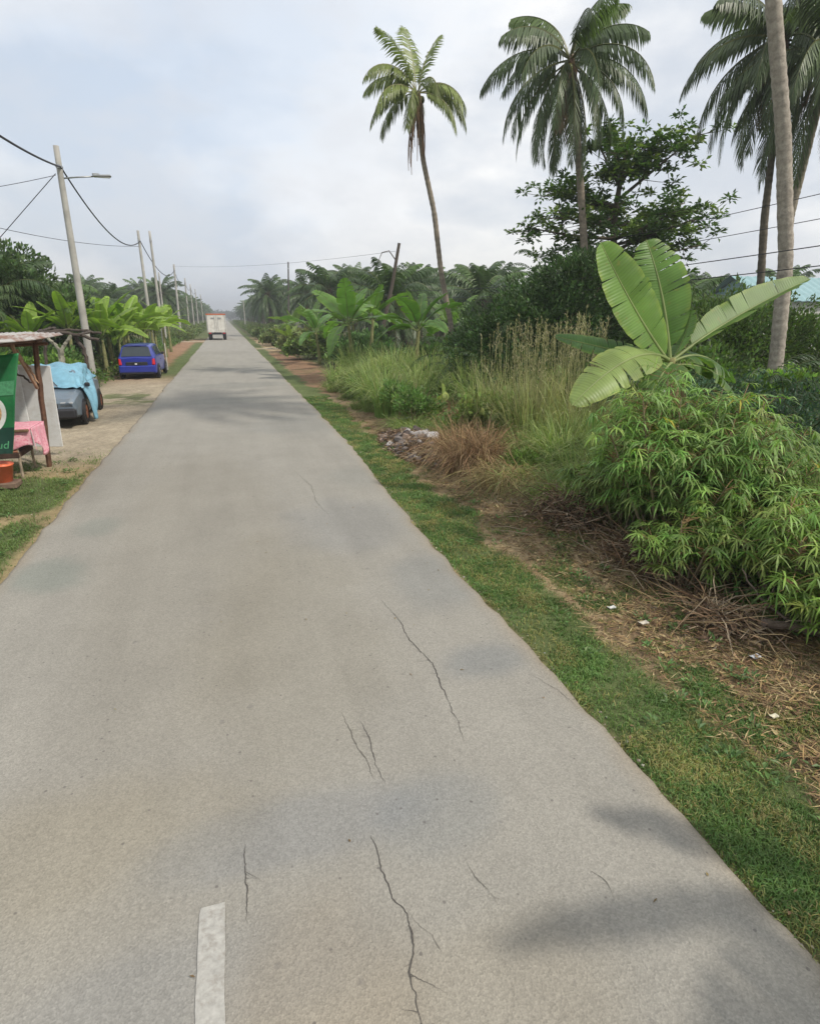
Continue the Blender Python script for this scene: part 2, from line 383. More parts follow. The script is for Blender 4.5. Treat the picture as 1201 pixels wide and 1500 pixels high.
def masks(x, y):
    """green-grass weight and soil colour at a point"""
    n = fbm(x, y, .9, 21)-.5; n2 = fbm(x, y, 3.5, 22)-.5
    # right
    ge = 2.84 + .75*n + .35*n2 + .15*sstep(4, 1.5, y) + .12*sstep(9, 13, y)
    gr = sstep(ge+.12, ge-.12, x) * sstep(2.04, 2.16, x)
    patch = sstep(.05, .2, fbm(x, y, 1.5, 25)-.5) * .8 * (x > 2.9)
    gr = np.maximum(gr, patch * (.35+.65*sstep(7.5, 3.5, y)))
    soilR = STRAW*.55 + BROWN*.45
    t = sstep(-.12, .15, fbm(x, y, 1.7, 26)-.5)[..., None]
    soilR = BROWN*t + STRAW*(1-t)
    red = (sstep(18, 23, y)*sstep(50, 44, y)*(x > 2.4))[..., None]
    soilR = soilR*(1-red) + REDS*red
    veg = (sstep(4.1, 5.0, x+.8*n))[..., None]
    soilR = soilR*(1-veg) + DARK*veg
    # left
    n3 = fbm(x, y, 1.1, 31)-.5
    gl = sstep(-.13, .13, n3 + .5*n2 + .07*sstep(11.5, 9, y) - .02) * sstep(-2.40, -2.6, x) * sstep(12.4, 11.3, y)
    gl = np.maximum(gl, sstep(.0, .1, n3)*sstep(19, 20.5, y)*sstep(24, 22, y)*.8)
    gl = np.maximum(gl, sstep(26, 31, y)*sstep(-3.5, -3.0, x+.6*n3)*sstep(72,66,y))
    gl = np.maximum(gl, sstep(76, 78, y)*sstep(-6, -4, x+.6*n3)*.7)
    sl = sstep(10.8, 12.6, y)[..., None]
    soilL = (STRAW*.5+BROWN*.35+YGRN*.25)*(1-sl) + SAND*sl
    rl = (sstep(24, 32, y))[..., None]
    soilL = soilL*(1-rl) + REDS*1.15*rl
    spur = (np.exp(-((y-72.5)/1.8)**2)*1.)[..., None]
    soilL = soilL*(1-spur) + SAND*spur*1.1
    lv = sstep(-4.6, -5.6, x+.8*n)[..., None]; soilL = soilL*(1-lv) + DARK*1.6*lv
    spr = (np.exp(-((y-53.5)/1.0)**2)*sstep(5.5,4.5,x))[..., None]
    soilR = soilR*(1-spr) + SAND*1.2*spr; gr = gr*(1-spr[...,0])
    far = sstep(76, 90, y)[..., None]
    right = (x > 0)[..., None]
    soil = np.where(right, soilR, soilL); soil = soil*(1-far) + (DARK*1.2+BROWN*.15)*far
    g = np.where(x > 0, gr, gl)
    return g, soil
def axis(dense0, dense1, step, out, grow=1.18, far0=-900, far1=900):
    a = list(np.arange(dense0, dense1, step)); s = step
    x = a[-1]
    while x < far1: s *= grow; x += s; a.append(min(x, far1))
    s = step; x = a[0]; pre = []
    while x > far0: s *= grow; x -= s; pre.append(max(x, far0))
    return np.array(pre[::-1] + a)
gx = axis(-5.5, 5.5, .06, 0); gy = axis(0.3, 20, .06, 0, 1.03, -700, 1500)
X_, Y_ = np.meshgrid(gx, gy, indexing='ij')
g_, soil_ = masks(X_, Y_)
br = (.75 + .5*fbm(X_, Y_, 2.5, 41))[..., None]
gc = (GREEN*(.85+.4*fbm(X_, Y_, 1.4, 43))[..., None])
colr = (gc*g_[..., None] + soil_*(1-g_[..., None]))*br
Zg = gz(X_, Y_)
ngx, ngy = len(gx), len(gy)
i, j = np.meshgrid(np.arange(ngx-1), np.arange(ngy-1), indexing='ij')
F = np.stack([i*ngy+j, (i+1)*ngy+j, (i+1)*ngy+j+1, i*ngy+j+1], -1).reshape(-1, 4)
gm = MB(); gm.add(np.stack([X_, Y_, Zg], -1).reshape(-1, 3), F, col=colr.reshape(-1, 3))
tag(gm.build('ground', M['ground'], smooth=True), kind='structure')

# ------------------------------------------------------------------ road
ry = np.concatenate([np.arange(-6, 0, .3), np.arange(0, 30, .08), np.arange(30, 100, .4), np.arange(100, 1400, 5)])
rt = np.concatenate([[0, .004, .012], np.linspace(.02, .98, 46), [.988, .996, 1]])
T_, RY = np.meshgrid(rt, ry, indexing='ij')
eL, eR = edgeL(RY), edgeR(RY)
RX = eL + (eR-eL)*T_
RZ = np.full_like(RX, .012); RZ += .004*np.sin(RX*1.1); RZ[0] = RZ[-1] = -.06; RZ[1] = RZ[-2] = -.004; RZ[2] = RZ[-3] = .006
base = np.array([.272, .258, .226])
C = np.ones(RX.shape + (3,)) * base
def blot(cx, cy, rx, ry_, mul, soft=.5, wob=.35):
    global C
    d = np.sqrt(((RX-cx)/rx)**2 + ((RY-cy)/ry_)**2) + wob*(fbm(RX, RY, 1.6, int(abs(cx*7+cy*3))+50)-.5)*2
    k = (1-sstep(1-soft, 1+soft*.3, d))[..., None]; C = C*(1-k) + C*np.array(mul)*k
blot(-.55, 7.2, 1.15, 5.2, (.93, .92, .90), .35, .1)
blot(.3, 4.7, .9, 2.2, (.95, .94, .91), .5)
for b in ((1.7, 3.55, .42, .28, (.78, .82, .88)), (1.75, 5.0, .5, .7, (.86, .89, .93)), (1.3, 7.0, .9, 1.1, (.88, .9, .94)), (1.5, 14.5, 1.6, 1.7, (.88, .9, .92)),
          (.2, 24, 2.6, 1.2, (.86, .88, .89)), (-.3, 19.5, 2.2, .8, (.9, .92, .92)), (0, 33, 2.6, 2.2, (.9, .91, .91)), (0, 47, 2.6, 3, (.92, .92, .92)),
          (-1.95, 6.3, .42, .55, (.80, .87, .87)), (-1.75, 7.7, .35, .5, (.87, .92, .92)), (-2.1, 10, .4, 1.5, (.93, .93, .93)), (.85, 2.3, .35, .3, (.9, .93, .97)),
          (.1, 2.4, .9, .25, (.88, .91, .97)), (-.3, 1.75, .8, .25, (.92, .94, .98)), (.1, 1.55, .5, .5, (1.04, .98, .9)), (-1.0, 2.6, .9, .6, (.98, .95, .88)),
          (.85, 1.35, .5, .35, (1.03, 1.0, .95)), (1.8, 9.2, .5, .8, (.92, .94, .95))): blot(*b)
C = C*(1 + .10*np.exp(-((RX-1.0)/.35)**2)*0 + .06*sstep(20, 60, RY))[..., None]
C = C*(1-.25*(np.minimum(RX-eL, eR-RX) < .05)*fbm(RX, RY, 4, 61))[..., None]
dust = (sstep(.16, .0, np.minimum(RX-eL, eR-RX) + .12*(fbm(RX, RY, 2.2, 63)-.5)))[..., None]*.55
C = C*(1-dust) + np.array([.27, .22, .155])*dust
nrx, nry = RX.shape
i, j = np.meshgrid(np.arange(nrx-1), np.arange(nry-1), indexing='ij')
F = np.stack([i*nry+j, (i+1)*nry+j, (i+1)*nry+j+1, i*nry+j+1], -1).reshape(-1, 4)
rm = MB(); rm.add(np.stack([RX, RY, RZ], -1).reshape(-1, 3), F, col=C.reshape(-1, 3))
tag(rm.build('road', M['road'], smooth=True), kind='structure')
def rz(x): return .012 + .004*np.sin(x*1.1)
# centre dash
mk = MB(); n = 60; yy = np.linspace(.3, 2.09, n)
xl = -.345 + .012*(fbm(yy*0, yy, 9, 71)-.5); xr = -.238 + .012*(fbm(yy*0+4, yy, 9, 72)-.5); xl[-1] += .004
v = np.stack([np.stack([xl, yy, yy*0+.0155], 1), np.stack([xr, yy, yy*0+.0155], 1)], 1).reshape(-1, 3)
mk.add(v, [[2*k, 2*k+1, 2*k+3, 2*k+2] for k in range(n-1)])
tag(mk.build('road_marking', M['paint']), kind='structure')
def crack(pts, wd, mat, seed):
    pts = np.array(pts); d = np.concatenate([[0], np.cumsum(np.linalg.norm(np.diff(pts, axis=0), axis=1))])
    s = np.arange(0, d[-1], .012); r = np.random.default_rng(seed)
    x = np.interp(s, d, pts[:, 0]) + .03*(fbm(s, s*0, 9, seed)-.5) + .018*(fbm(s, s*0, 40, seed+1)-.5)
    y = np.interp(s, d, pts[:, 1]) + .02*(fbm(s, s*0+5, 12, seed+2)-.5)
    w_ = wd*(.05+.95*fbm(s, s*0+8, 14, seed+3)**1.5)*np.sqrt(np.clip(np.sin(pi*np.clip((s+.01)/d[-1], 0, 1)), 0.02, 1))
    z = rz(x)+.003
    mb = MB(); V = np.stack([np.stack([x-w_/2, y, z], 1), np.stack([x+w_/2, y, z], 1)], 1).reshape(-1, 3)
    mb.add(V, [[2*k, 2*k+1, 2*k+3, 2*k+2] for k in range(len(s)-1)])
    for q in range(int(d[-1]*9)):
        k0 = r.integers(len(s)//8, len(s)-4); m = r.integers(5, 16); dx, dy = r.choice([-1, 1])*r.uniform(.3, 1), r.uniform(-1, .6)
        tt = np.arange(m)*.009; bx = x[k0]+tt*dx+.006*r.normal(size=m).cumsum()*.4; by = y[k0]+tt*dy+.004*r.normal(size=m).cumsum()*.4; bw = wd*.18*np.linspace(1, .1, m); bz = rz(bx)+.0035
        mb.add(np.stack([np.stack([bx-bw/2, by-bw/3, bz], 1), np.stack([bx+bw/2, by+bw/3, bz], 1)], 1).reshape(-1, 3), [[2*k, 2*k+1, 2*k+3, 2*k+2] for k in range(m-1)])
    tag(mb.build('road_crack', mat), kind='structure')
crack([(1.14, 4.78), (1.2, 4.42), (1.2, 4.0), (1.26, 3.63), (1.24, 3.36), (1.22, 3.09), (1.17, 2.75)], .014, M['crack'], 1)
crack([(.6, 3.13), (.625, 2.95), (.60, 2.72), (.62, 2.56)], .011, M['crack'], 2)
crack([(.50, 3.26), (.53, 2.95), (.57, 2.77), (.57, 2.61)], .010, M['crackfaint'], 3)
crack([(.47, 2.25), (.48, 2.02), (.48, 1.89), (.53, 1.8), (.52, 1.66), (.47, 1.57), (.47, 1.49), (.45, 1.3)], .015, M['crack'], 4)
crack([(.54, 1.8), (.59, 1.7), (.62, 1.6)], .006, M['crackfaint'], 5)
crack([(-.15, 2.38), (-.14, 2.15), (-.145, 1.95)], .010, M['crack'], 6)
crack([(.86, 2.0), (.91, 1.8), (.93, 1.72)], .006, M['crackfaint'], 7)
crack([(1.42, 1.75), (1.45, 1.68), (1.44, 1.60)], .007, M['crackfaint'], 8)
crack([(-1.9, 5.1), (-1.38, 4.95), (-.86, 4.8)], .006, M['crackfaint'], 9)
crack([(-2.2, 10.6), (-1.2, 10.9), (-.2, 10.7), (.9, 11.1)], .012, M['crackfaint'], 10)
crack([(-2.3, 12.7), (-1.2, 12.9), (.3, 12.6), (1.6, 12.9)], .012, M['crackfaint'], 11)
crack([(.9, 9.8), (1.05, 8.8), (1.0, 8.0), (1.1, 7.2)], .010, M['crackfaint'], 12)
crack([(1.9, 3.3), (2.0, 3.05), (2.03, 2.8)], .007, M['crackfaint'], 14)

# ------------------------------------------------------------------ grass & litter on the verges (stuff)
def scatter(n, x0, x1, y0, y1, ypow=2.2):
    y = y0 + (y1-y0)*RNG.random(n)**ypow; x = RNG.uniform(x0, x1, n); return x, y
def colv(base, n, var=.25, hue=.12):
    c = np.array(base)[None]*(1+RNG.uniform(-var, var, (n, 1))); return np.clip(c*(1+RNG.uniform(-hue, hue, (n, 3))), .004, 1)
gb = MB()
x, y = scatter(240000, 2.05, 3.9, .9, 20, 2.3); g, s_ = masks(x, y)
k = (RNG.random(len(x)) < g*.98*(.25+.75*sstep(.34, .5, fbm(x, y, 2.6, 86)))) & (x > edgeR(y)-.04); x, y = x[k], y[k]
n = len(x); a = RNG.uniform(0, 2*pi, n)
tone = fbm(x, y, 2.2, 81)[:, None]
cb = colv((.10, .165, .05), n)*(.7+.7*tone); cy_ = colv((.24, .23, .09), n); mixk = ((fbm(x, y, 4, 83) + RNG.uniform(-.2, .2, n)) > .58)[:, None]
cb = np.where(mixk, cy_, cb)
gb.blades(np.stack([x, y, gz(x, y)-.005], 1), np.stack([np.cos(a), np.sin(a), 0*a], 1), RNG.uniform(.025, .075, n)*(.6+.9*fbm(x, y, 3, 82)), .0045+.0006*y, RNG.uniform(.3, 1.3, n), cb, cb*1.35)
x, y = scatter(60000, -5, -2.38, 6, 13, 1.3); g, s_ = masks(x, y)
k = (RNG.random(len(x)) < (g*.9+.04)*(.2+.8*sstep(.36, .52, fbm(x, y, 2.6, 87)))) & (x < edgeL(y)+.02); x, y = x[k], y[k]; n = len(x); a = RNG.uniform(0, 2*pi, n); cb = colv((.12, .17, .055), n)*(.7+.7*fbm(x, y, 2.2, 84)[:, None])
gb.blades(np.stack([x, y, gz(x, y)-.005], 1), np.stack([np.cos(a), np.sin(a), 0*a], 1), RNG.uniform(.03, .09, n), .009, RNG.uniform(.3, 1.3, n), cb, cb*1.3)
x = XR - RNG.random(70)**2*3.2; y = RNG.uniform(1.2, 13, 70); n = 70; a = RNG.uniform(0, 2*pi, n)
gb.leaves(np.stack([x, y, .018+0*x], 1), np.stack([np.cos(a), np.sin(a), RNG.uniform(0, .2, n)], 1), RNG.uniform(.015, .04, n), RNG.uniform(.006, .016, n), colv((.22, .15, .08), n), np.tile(UPV, (n, 1)), .1)
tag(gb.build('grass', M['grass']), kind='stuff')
# dry straw
sb = MB()
x, y = scatter(70000, 2.6, 4.9, 1.2, 16, 2.0); g, s_ = masks(x, y)
k = RNG.random(len(x)) < (1-g)*(.35+.65*fbm(x, y, 2.5, 85)) ; x, y = x[k], y[k]; n = len(x); a = RNG.uniform(0, 2*pi, n)
pal = np.array([[.33, .23, .11], [.22, .14, .075], [.42, .33, .18], [.16, .10, .06], [.10, .11, .03]])
cb = pal[RNG.integers(0, 5, n)]*(1+RNG.uniform(-.2, .2, (n, 1)))
L = RNG.uniform(.04, .16, n)
sb.leaves(np.stack([x, y, gz(x, y)+RNG.uniform(0, .03, n)], 1), np.stack([np.cos(a), np.sin(a), RNG.uniform(-.1, .3, n)], 1), L, RNG.uniform(.004, .010, n), cb, np.tile(UPV, (n, 1)), .03)
x, y = scatter(9000, 3.0, 4.8, 1.4, 14, 1.7); n = len(x); a = RNG.uniform(0, 2*pi, n); cb = pal[RNG.integers(0, 5, n)]*.9
sb.leaves(np.stack([x, y, gz(x, y)+.01], 1), np.stack([np.cos(a), np.sin(a), RNG.uniform(-.1, .4, n)], 1), RNG.uniform(.03, .07, n), RNG.uniform(.02, .04, n), cb, np.tile(UPV, (n, 1)), .1)
tag(sb.build('dry_straw', M['dry']), kind='stuff')
# small loose stones along the verges
st_ = MB()
x = np.concatenate([RNG.uniform(2.9, 4.3, 260), RNG.uniform(-4.2, -2.4, 300), edgeR(np.linspace(1.2, 14, 160))+RNG.uniform(-.03, .09, 160)]); y = np.concatenate([RNG.uniform(1.5, 14, 260), RNG.uniform(7, 22, 300), np.linspace(1.2, 14, 160)+RNG.uniform(-.1, .1, 160)])
for a_, b_ in zip(x, y):
    r = random.uniform(.004, .013); q = RNG.normal(size=(6, 3))*.25 + np.array([[1,0,0],[-1,0,0],[0,1,0],[0,-1,0],[0,0,.8],[0,0,-.8]])
    zb = gz(a_, b_) if (a_ > edgeR(b_) or a_ < edgeL(b_)) else .014
    st_.add(q*r + np.array([a_, b_, zb + r*.3]), F3=[[0,2,4],[2,1,4],[1,3,4],[3,0,4],[2,0,5],[1,2,5],[3,1,5],[0,3,5]], col=colv((.30, .27, .22), 1)[0])
tag(st_.build('gravel', M['dry']), kind='stuff')

# ------------------------------------------------------------------ plant generators
def curve(p0, az, el0, L, droop, n=12, power=1.4):
    s = np.linspace(0, 1, n); el = el0 - droop*s**power
    d = np.stack([np.cos(az)*np.cos(el), np.sin(az)*np.cos(el), np.sin(el)], 1)*(L/(n-1))
    return np.array(p0) + np.concatenate([[[0, 0, 0]], np.cumsum(d[:-1], 0)])
def frond(mb, p0, az, el0, L, droop, nl=34, ll=.6, lw=.04, hang=.5, col=(.04, .075, .02), rc=(.13, .14, .05), start=.16, rr=.022, power=1.4, ragged=.12):
    P = curve(p0, az, el0, L, droop, 14, power)
    s = np.linspace(start, .99, nl); ss = np.linspace(0, 1, 14)
    mb.tube(P, np.linspace(rr, .004, 14), 3, rc, cap=False)
    C0 = np.stack([np.interp(s, ss, P[:, k]) for k in range(3)], 1); T = nrm(np.gradient(C0, axis=0))
    side = np.array([-sin(az), cos(az), 0.])
    prof = np.clip(np.sin(pi*(.12+.84*(s-start)/(1-start)))**.6, .15, 1)
    for sg in (-1, 1):
        jit = RNG.uniform(-ragged, ragged, (nl, 3))
        h = hang*(1+RNG.uniform(-.25, .25, (nl, 1)))
        D = nrm(side*sg*.85 + T*(.45+.5*s[:, None]) - UPV*h + jit)
        keep = RNG.random(nl) > ragged*.5
        c = np.array(col)*(1+RNG.uniform(-.25, .25, (nl, 1)))*(1+.25*RNG.uniform(-1, 1))
        mb.lobes(C0[keep], D[keep], T[keep], (ll*prof*(1+RNG.uniform(-.15, .15, nl)))[keep], lw, c[keep], sag=(.35+hang*.7))
def palm_crown(n, L, ll, nl, lw, el_hi=1.35, el_lo=-.9, droop=(1.0, 1.5), hang=.5, col=(.04, .075, .02), zspread=.3, rr=.022, seed=0, young=.0, dead=0, start=.16, power=1.4):
    mb = MB()
    for k in range(n):
        t = (k+.5)/n
        el = el_hi + (el_lo-el_hi)*t**.85 + RNG.uniform(-.12, .12)
        az = k*2.39996 + RNG.uniform(-.25, .25)
        d = droop[0] + (droop[1]-droop[0])*t + RNG.uniform(-.15, .15)
        if el < 0: d *= max(.25, 1+el*.55)
        c = np.array(col)*(1+.5*(1-t)*young)
        if t < .12: c = c*np.array([1.3, 1.35, .9])
        l = L*(.72+.28*min(1, t*3.5))*RNG.uniform(.9, 1.08)
        frond(mb, (.07*cos(az), .07*sin(az), .02-zspread*t), az, el, l, d, nl, ll, lw, hang, c, rr=rr, start=start, power=power)
    for k in range(dead):
        az = RNG.uniform(0, 2*pi); frond(mb, (.1*cos(az), .1*sin(az), -zspread-.1), az, -1.1, L*.6, .4, int(nl*.7), ll*.7, lw, .6, (.16, .11, .06), (.2, .13, .07), rr=rr)
    return mb
def trunk_mb(pts, r0, r1, rings=40, col=(.26, .22, .18), bump_=.05, n=10):
    pts = np.array(pts, float); m = rings*2
    s = np.linspace(0, 1, len(pts)); t = np.linspace(0, 1, m)
    # smooth interpolation
    P = np.stack([np.interp(t, s, pts[:, k]) for k in range(3)], 1)
    for _ in range(10): P[1:-1] = .25*P[:-2]+.5*P[1:-1]+.25*P[2:]
    r = r0 + (r1-r0)*t**.7; r = r*(1+bump_*(np.arange(m) % 2)+.03*RNG.normal(size=m)); r[0:3] *= [1.35, 1.2, 1.08]
    c = np.array(col)*(.8+.4*fbm(t*30, t*0, 1, 91))[:, None]*(1-.18*(np.arange(m) % 2))[:, None]
    return MB().tube(P, r, n, c), P

def banana_leaf(mb, p0, p1, p2, W, roll=0, fold=.35, tears=5, col=(.09, .17, .03), pet=.14, droopedge=.25, seed=0, nu=30, midc=(.22, .27, .10), tipw=.75):
    r = np.random.default_rng(seed); p0, p1, p2 = map(lambda q: np.array(q, float), (p0, p1, p2))
    f = lambda t: ((1-t)**2)[:, None]*p0 + (2*t*(1-t))[:, None]*p1 + (t**2)[:, None]*p2
    ts = np.linspace(0, 1, 60); Pc = f(ts); Ln = np.linalg.norm(np.diff(Pc, axis=0), axis=1).sum()
    mb.tube(Pc, np.linspace(.020, .004, 60)*max(.6, min(1.2, Ln)), 6, midc, cap=False)
    def frame(t):
        T = nrm(2*(1-t)[:, None]*(p1-p0) + 2*t[:, None]*(p2-p1))
        S = nrm(np.cross(T, UPV)+1e-6); Nn = np.cross(S, T)
        ca, sa = cos(roll), sin(roll)
        return T, S*ca+Nn*sa, Nn*ca-S*sa
    for sg in (-1, 1):
        cuts = np.sort(r.uniform(pet+.1, .93, tears)) if tears else np.array([])
        ed = np.concatenate([[pet], cuts, [1.0]])
        for a, b in zip(ed[:-1], ed[1:]):
            m = max(3, int((b-a)*nu)+2); t = np.linspace(a, b, m); nv = 5; v = np.linspace(0, 1, nv)
            T, S, Nn = frame(t); P = f(t)
            q = np.clip((t-pet)/(1-pet), 0, 1)
            w_ = W*.5*np.clip(np.sin(pi*np.clip(q, .0, 1)**tipw), 0, 1)**.5
            de = droopedge*(1+r.uniform(-.6, 1.0)); gap = .010*(len(ed) > 2)
            shrink = 1 - gap*4*np.abs(np.linspace(-1, 1, m))**6
            G = []; UVs = []
            for vi in v:
                off = S*(sg*w_*vi*shrink)[:, None] + Nn*(w_*(fold*vi - de*vi**2.2))[:, None]
                lag = T*(w_*vi*.18)[:, None] + T*((np.linspace(1, -1, m)*gap*vi)[:, None])
                rip = Nn*(.004*np.sin(t*70+sg+vi*3)*vi)[:, None]
                G.append(P+off+lag+rip); UVs.append(np.stack([t*Ln, vi*.05+t*0], 1))
            G = np.stack(G, 1).reshape(-1, 3); UVs = np.stack(UVs, 1).reshape(-1, 2)
            i, j = np.meshgrid(np.arange(m-1), np.arange(nv-1), indexing='ij')
            F = np.stack([i*nv+j, (i+1)*nv+j, (i+1)*nv+j+1, i*nv+j+1], -1).reshape(-1, 4)
            c = np.array(col)*r.uniform(.88, 1.12)
            cc = np.tile(c, (m*nv, 1)); vv = np.tile(v, m); cc = cc*(1-.0*vv[:, None]) + np.array([.06, .05, .0])*((vv > .95)*r.uniform(.2, 1.6, m*nv))[:, None]
            mb.add(G, F, col=cc, uv=UVs)
def banana_plant(root, h=1.9, nleaf=8, L=1.7, W=.5, col=(.09, .17, .03), seed=0, tears=7, stemcol=(.20, .20, .09), lean=(0, 0), spread=1., nu=22):
    r = np.random.default_rng(seed); top = np.array([lean[0], lean[1], h])
    sp = np.array([[0, 0, -.05], [lean[0]*.3, lean[1]*.3, h*.5], top])
    t = np.linspace(0, 1, 14); P = np.stack([np.interp(t, [0, .5, 1], sp[:, k]) for k in range(3)], 1)
    MB().tube(P, np.linspace(.11, .055, 14)*(h/1.9)**.5, 9, np.array(stemcol)*(.8+.4*r.random((14, 1)))).build('stem', M['bark'], root, smooth=True)
    for k in range(nleaf):
        t = k/nleaf; az = k*2.4 + r.uniform(-.4, .4) + seed; el = 1.35 - 1.25*t*spread + r.uniform(-.12, .12); l = L*(.75+.35*min(1, 2.5*t))*r.uniform(.85, 1.12)
        d = np.array([cos(az)*cos(el), sin(az)*cos(el), sin(el)]); p1 = top + d*l*.55
        el2 = el - .5 - .9*t; d2 = np.array([cos(az)*cos(el2), sin(az)*cos(el2), sin(el2)]); p2 = p1 + d2*l*.55
        mb = MB(); banana_leaf(mb, top-[0, 0, .1*t], p1, p2, W*r.uniform(.85, 1.15), r.uniform(-.5, .5), .4, int(tears*r.uniform(.5, 1.6)), np.array(col)*r.uniform(.8, 1.2), seed=seed*31+k, nu=nu)
        mb.build('leaf', M['banana'], root, smooth=True)
def blob_pts(blobs, n, shell=.55):
    out = []; dirs = []
    vol = np.array([b[3]*b[4]*b[5] for b in blobs])**.67; cnt = (n*vol/vol.sum()).astype(int)
    for b, c in zip(blobs, cnt):
        d = nrm(RNG.normal(size=(c, 3))); d[:, 2] = np.where(d[:, 2] < -.3, -d[:, 2], d[:, 2])
        r = (shell + (1-shell)*RNG.random(c)**.5)*(1+.30*(vnoise(d[:, 0]*3+b[0], d[:, 1]*3+d[:, 2]*2+b[1], 1.3, 95)-.5)*2)
        out.append(np.array(b[:3]) + d*r[:, None]*np.array(b[3:6])); dirs.append(d)
    return np.concatenate(out), np.concatenate(dirs)
def bush(mb, blobs, n, size, wid, col, up=.4, var=.35, down=.0, hue=.12, shell=.55):
    P, D = blob_pts(blobs, n, shell); n = len(P)
    D2 = nrm(D + RNG.normal(size=(n, 3))*.6 + UPV*(up-down))
    clump = .5+1.0*vnoise(P[:, 0]*2.3+P[:, 2], P[:, 1]*2.3+P[:, 2]*1.7, 1.2, 97)
    mb.leaves(P, D2, size*RNG.uniform(.6, 1.3, n), wid*RNG.uniform(.7, 1.2, n), colv(np.array(col)*1.9, n, var, hue)*clump[:, None])
def bush_thing(name, loc, label, cat, blobs, n, size, wid, col, stems=6, group=None, hue=.12, up=.4, extra=None):
    root = empty(name, loc, label, cat, group)
    mb = MB(); bush(mb, blobs, n, size, wid, col, hue=hue, up=up)
    if extra: extra(mb)
    mb.build('foliage', M['leaf'], root)
    sm = MB()
    for k in range(stems):
        b = blobs[k % len(blobs)]; e = np.array(b[:3])+RNG.normal(size=3)*np.array(b[3:6])*.3; s0 = np.array([b[0]*.4+RNG.normal()*.12, b[1]*.4+RNG.normal()*.12, -.08])
        mid = (s0+e)/2+RNG.normal(size=3)*.08; t = np.linspace(0, 1, 8)[:, None]; P = (1-t)**2*s0+2*t*(1-t)*mid+t*t*e
        sm.tube(P, np.linspace(.03, .008, 8), 5, (.16, .13, .08))
    sm.build('stems', M['bark'], root); return root
def tuft(n, h, spread, col, coltip, w=.012, bend=(.3, 1.3), lean=0):
    mb = MB(); a = RNG.uniform(0, 2*pi, n); r = spread*RNG.random(n)**.7
    P = np.stack([r*np.cos(a), r*np.sin(a), 0*a-.03], 1); D = np.stack([np.cos(a+RNG.normal(size=n)*.5), np.sin(a+RNG.normal(size=n)*.5), 0*a], 1)
    hh = h*RNG.uniform(.45, 1.1, n)
    mb.blades(P, D, hh, w*RNG.uniform(.7, 1.3, n), RNG.uniform(*bend, n), colv(col, n), colv(coltip, n)); return mb

# ================================================================== RIGHT SIDE
# ---------------- coconut palms
def coconut(label, pts, r0, r1, crown, loc, nuts=5, skirt=0, col=(.27, .23, .18), rings=60):
    root = empty('coconut_palm', loc, label, 'coconut palm')
    mb, P = trunk_mb(pts, r0, r1, rings, col); mb.build('trunk', M['bark'], root, smooth=True)
    top = P[-1]
    o = crown.build('crown', M['palm'], root); o.location = top
    if nuts:
        nb = MB()
        for k in range(nuts):
            a = k*2.1; c = top + [.2*cos(a), .2*sin(a), -.25-.08*(k % 3)]
            th = np.linspace(0, pi, 7); nb.tube(np.array([[0, 0, -.13*cos(t)] for t in th])+c, .10*np.sin(th)+.004, 8, (.12, .13, .03))
        nb.build('coconut_bunch', M['leaf'], root, smooth=True)
    if skirt:
        sk = MB(); n = 40; a = RNG.uniform(0, 2*pi, n)
        Pk = np.stack([.1*np.cos(a), .1*np.sin(a), RNG.uniform(-.9, -.05, n)], 1)+top
        for k in range(n):
            D = np.array([.10*cos(a[k]), .10*sin(a[k]), -1.]); l = RNG.uniform(.5, skirt)
            t = np.linspace(0, 1, 6)[:, None]; sk.tube(Pk[k]+D*l*t+np.array([cos(a[k]), sin(a[k]), 0])*.10*np.sin(t*3), np.linspace(.03, .01, 6), 4, (.20, .13, .08))
        sk.build('dead_frond_skirt', M['dry'], root)
    return root
cr = MB()
for az, el, L, dr in ((1.9, 1.45, 2.5, .4), (.2, 1.40, 2.2, .5), (3.2, 1.3, 2.5, .8), (3.35, 1.0, 2.7, 1.9), (2.7, .9, 2.4, 1.7), (0., .75, 2.6, 2.0), (-.4, .6, 2.5, 2.1), (3.5, .35, 2.5, 1.7), (3.1, .05, 2.4, 1.3),
                      (-.2, .25, 2.6, 1.6), (-1.4, .6, 2.2, 1.9), (-2, .1, 2.1, 1.4), (-.7, -.1, 2.4, 1.3), (1.2, .5, 2.4, 1.6), (2.2, .1, 2.4, 1.4), (4.1, -.4, 2.0, 1.0)):
    frond(cr, (.05*cos(az), .05*sin(az), -.05), az, el, L*.95, dr*1.15, 50, .62, .055, .9 if el < 1.25 else .3, (.16, .20, .055), (.28, .27, .12), rr=.028, power=1.1)
coconut('slender coconut palm with small sparse crown and brown skirt, standing alone right of the road', [(0, 0, 0), (-.38, 0, 2.1), (-.88, 0, 4.2), (-1.20, 0, 6.4), (-1.66, 0, 8.1), (-1.84, 0, 9.3), (-1.93, 0, 10.35)], .115, .085, cr, (9.39, 24, 0), nuts=4, skirt=1.9)
cr = palm_crown(34, 3.05, .74, 56, .058, 1.35, -1.2, (1.5, 1.95), 1.15, (.085, .125, .050), .35, .035, dead=2, power=1.05)
coconut('tall coconut palm with a full drooping crown, in front of the tiered broadleaf tree', [(0, 0, 0), (-.35, 0, 2), (-.7, 0, 3.95), (-1.15, 0, 6.4), (-1.55, 0, 8.6), (-1.90, 0, 10.1)], .15, .10, cr, (12.7, 19, 0), nuts=8, skirt=1.0)
cr = palm_crown(30, 2.75, .70, 50, .058, 1.35, -1.2, (1.45, 1.95), 1.15, (.080, .115, .048), .35, .035, dead=3, power=1.05)
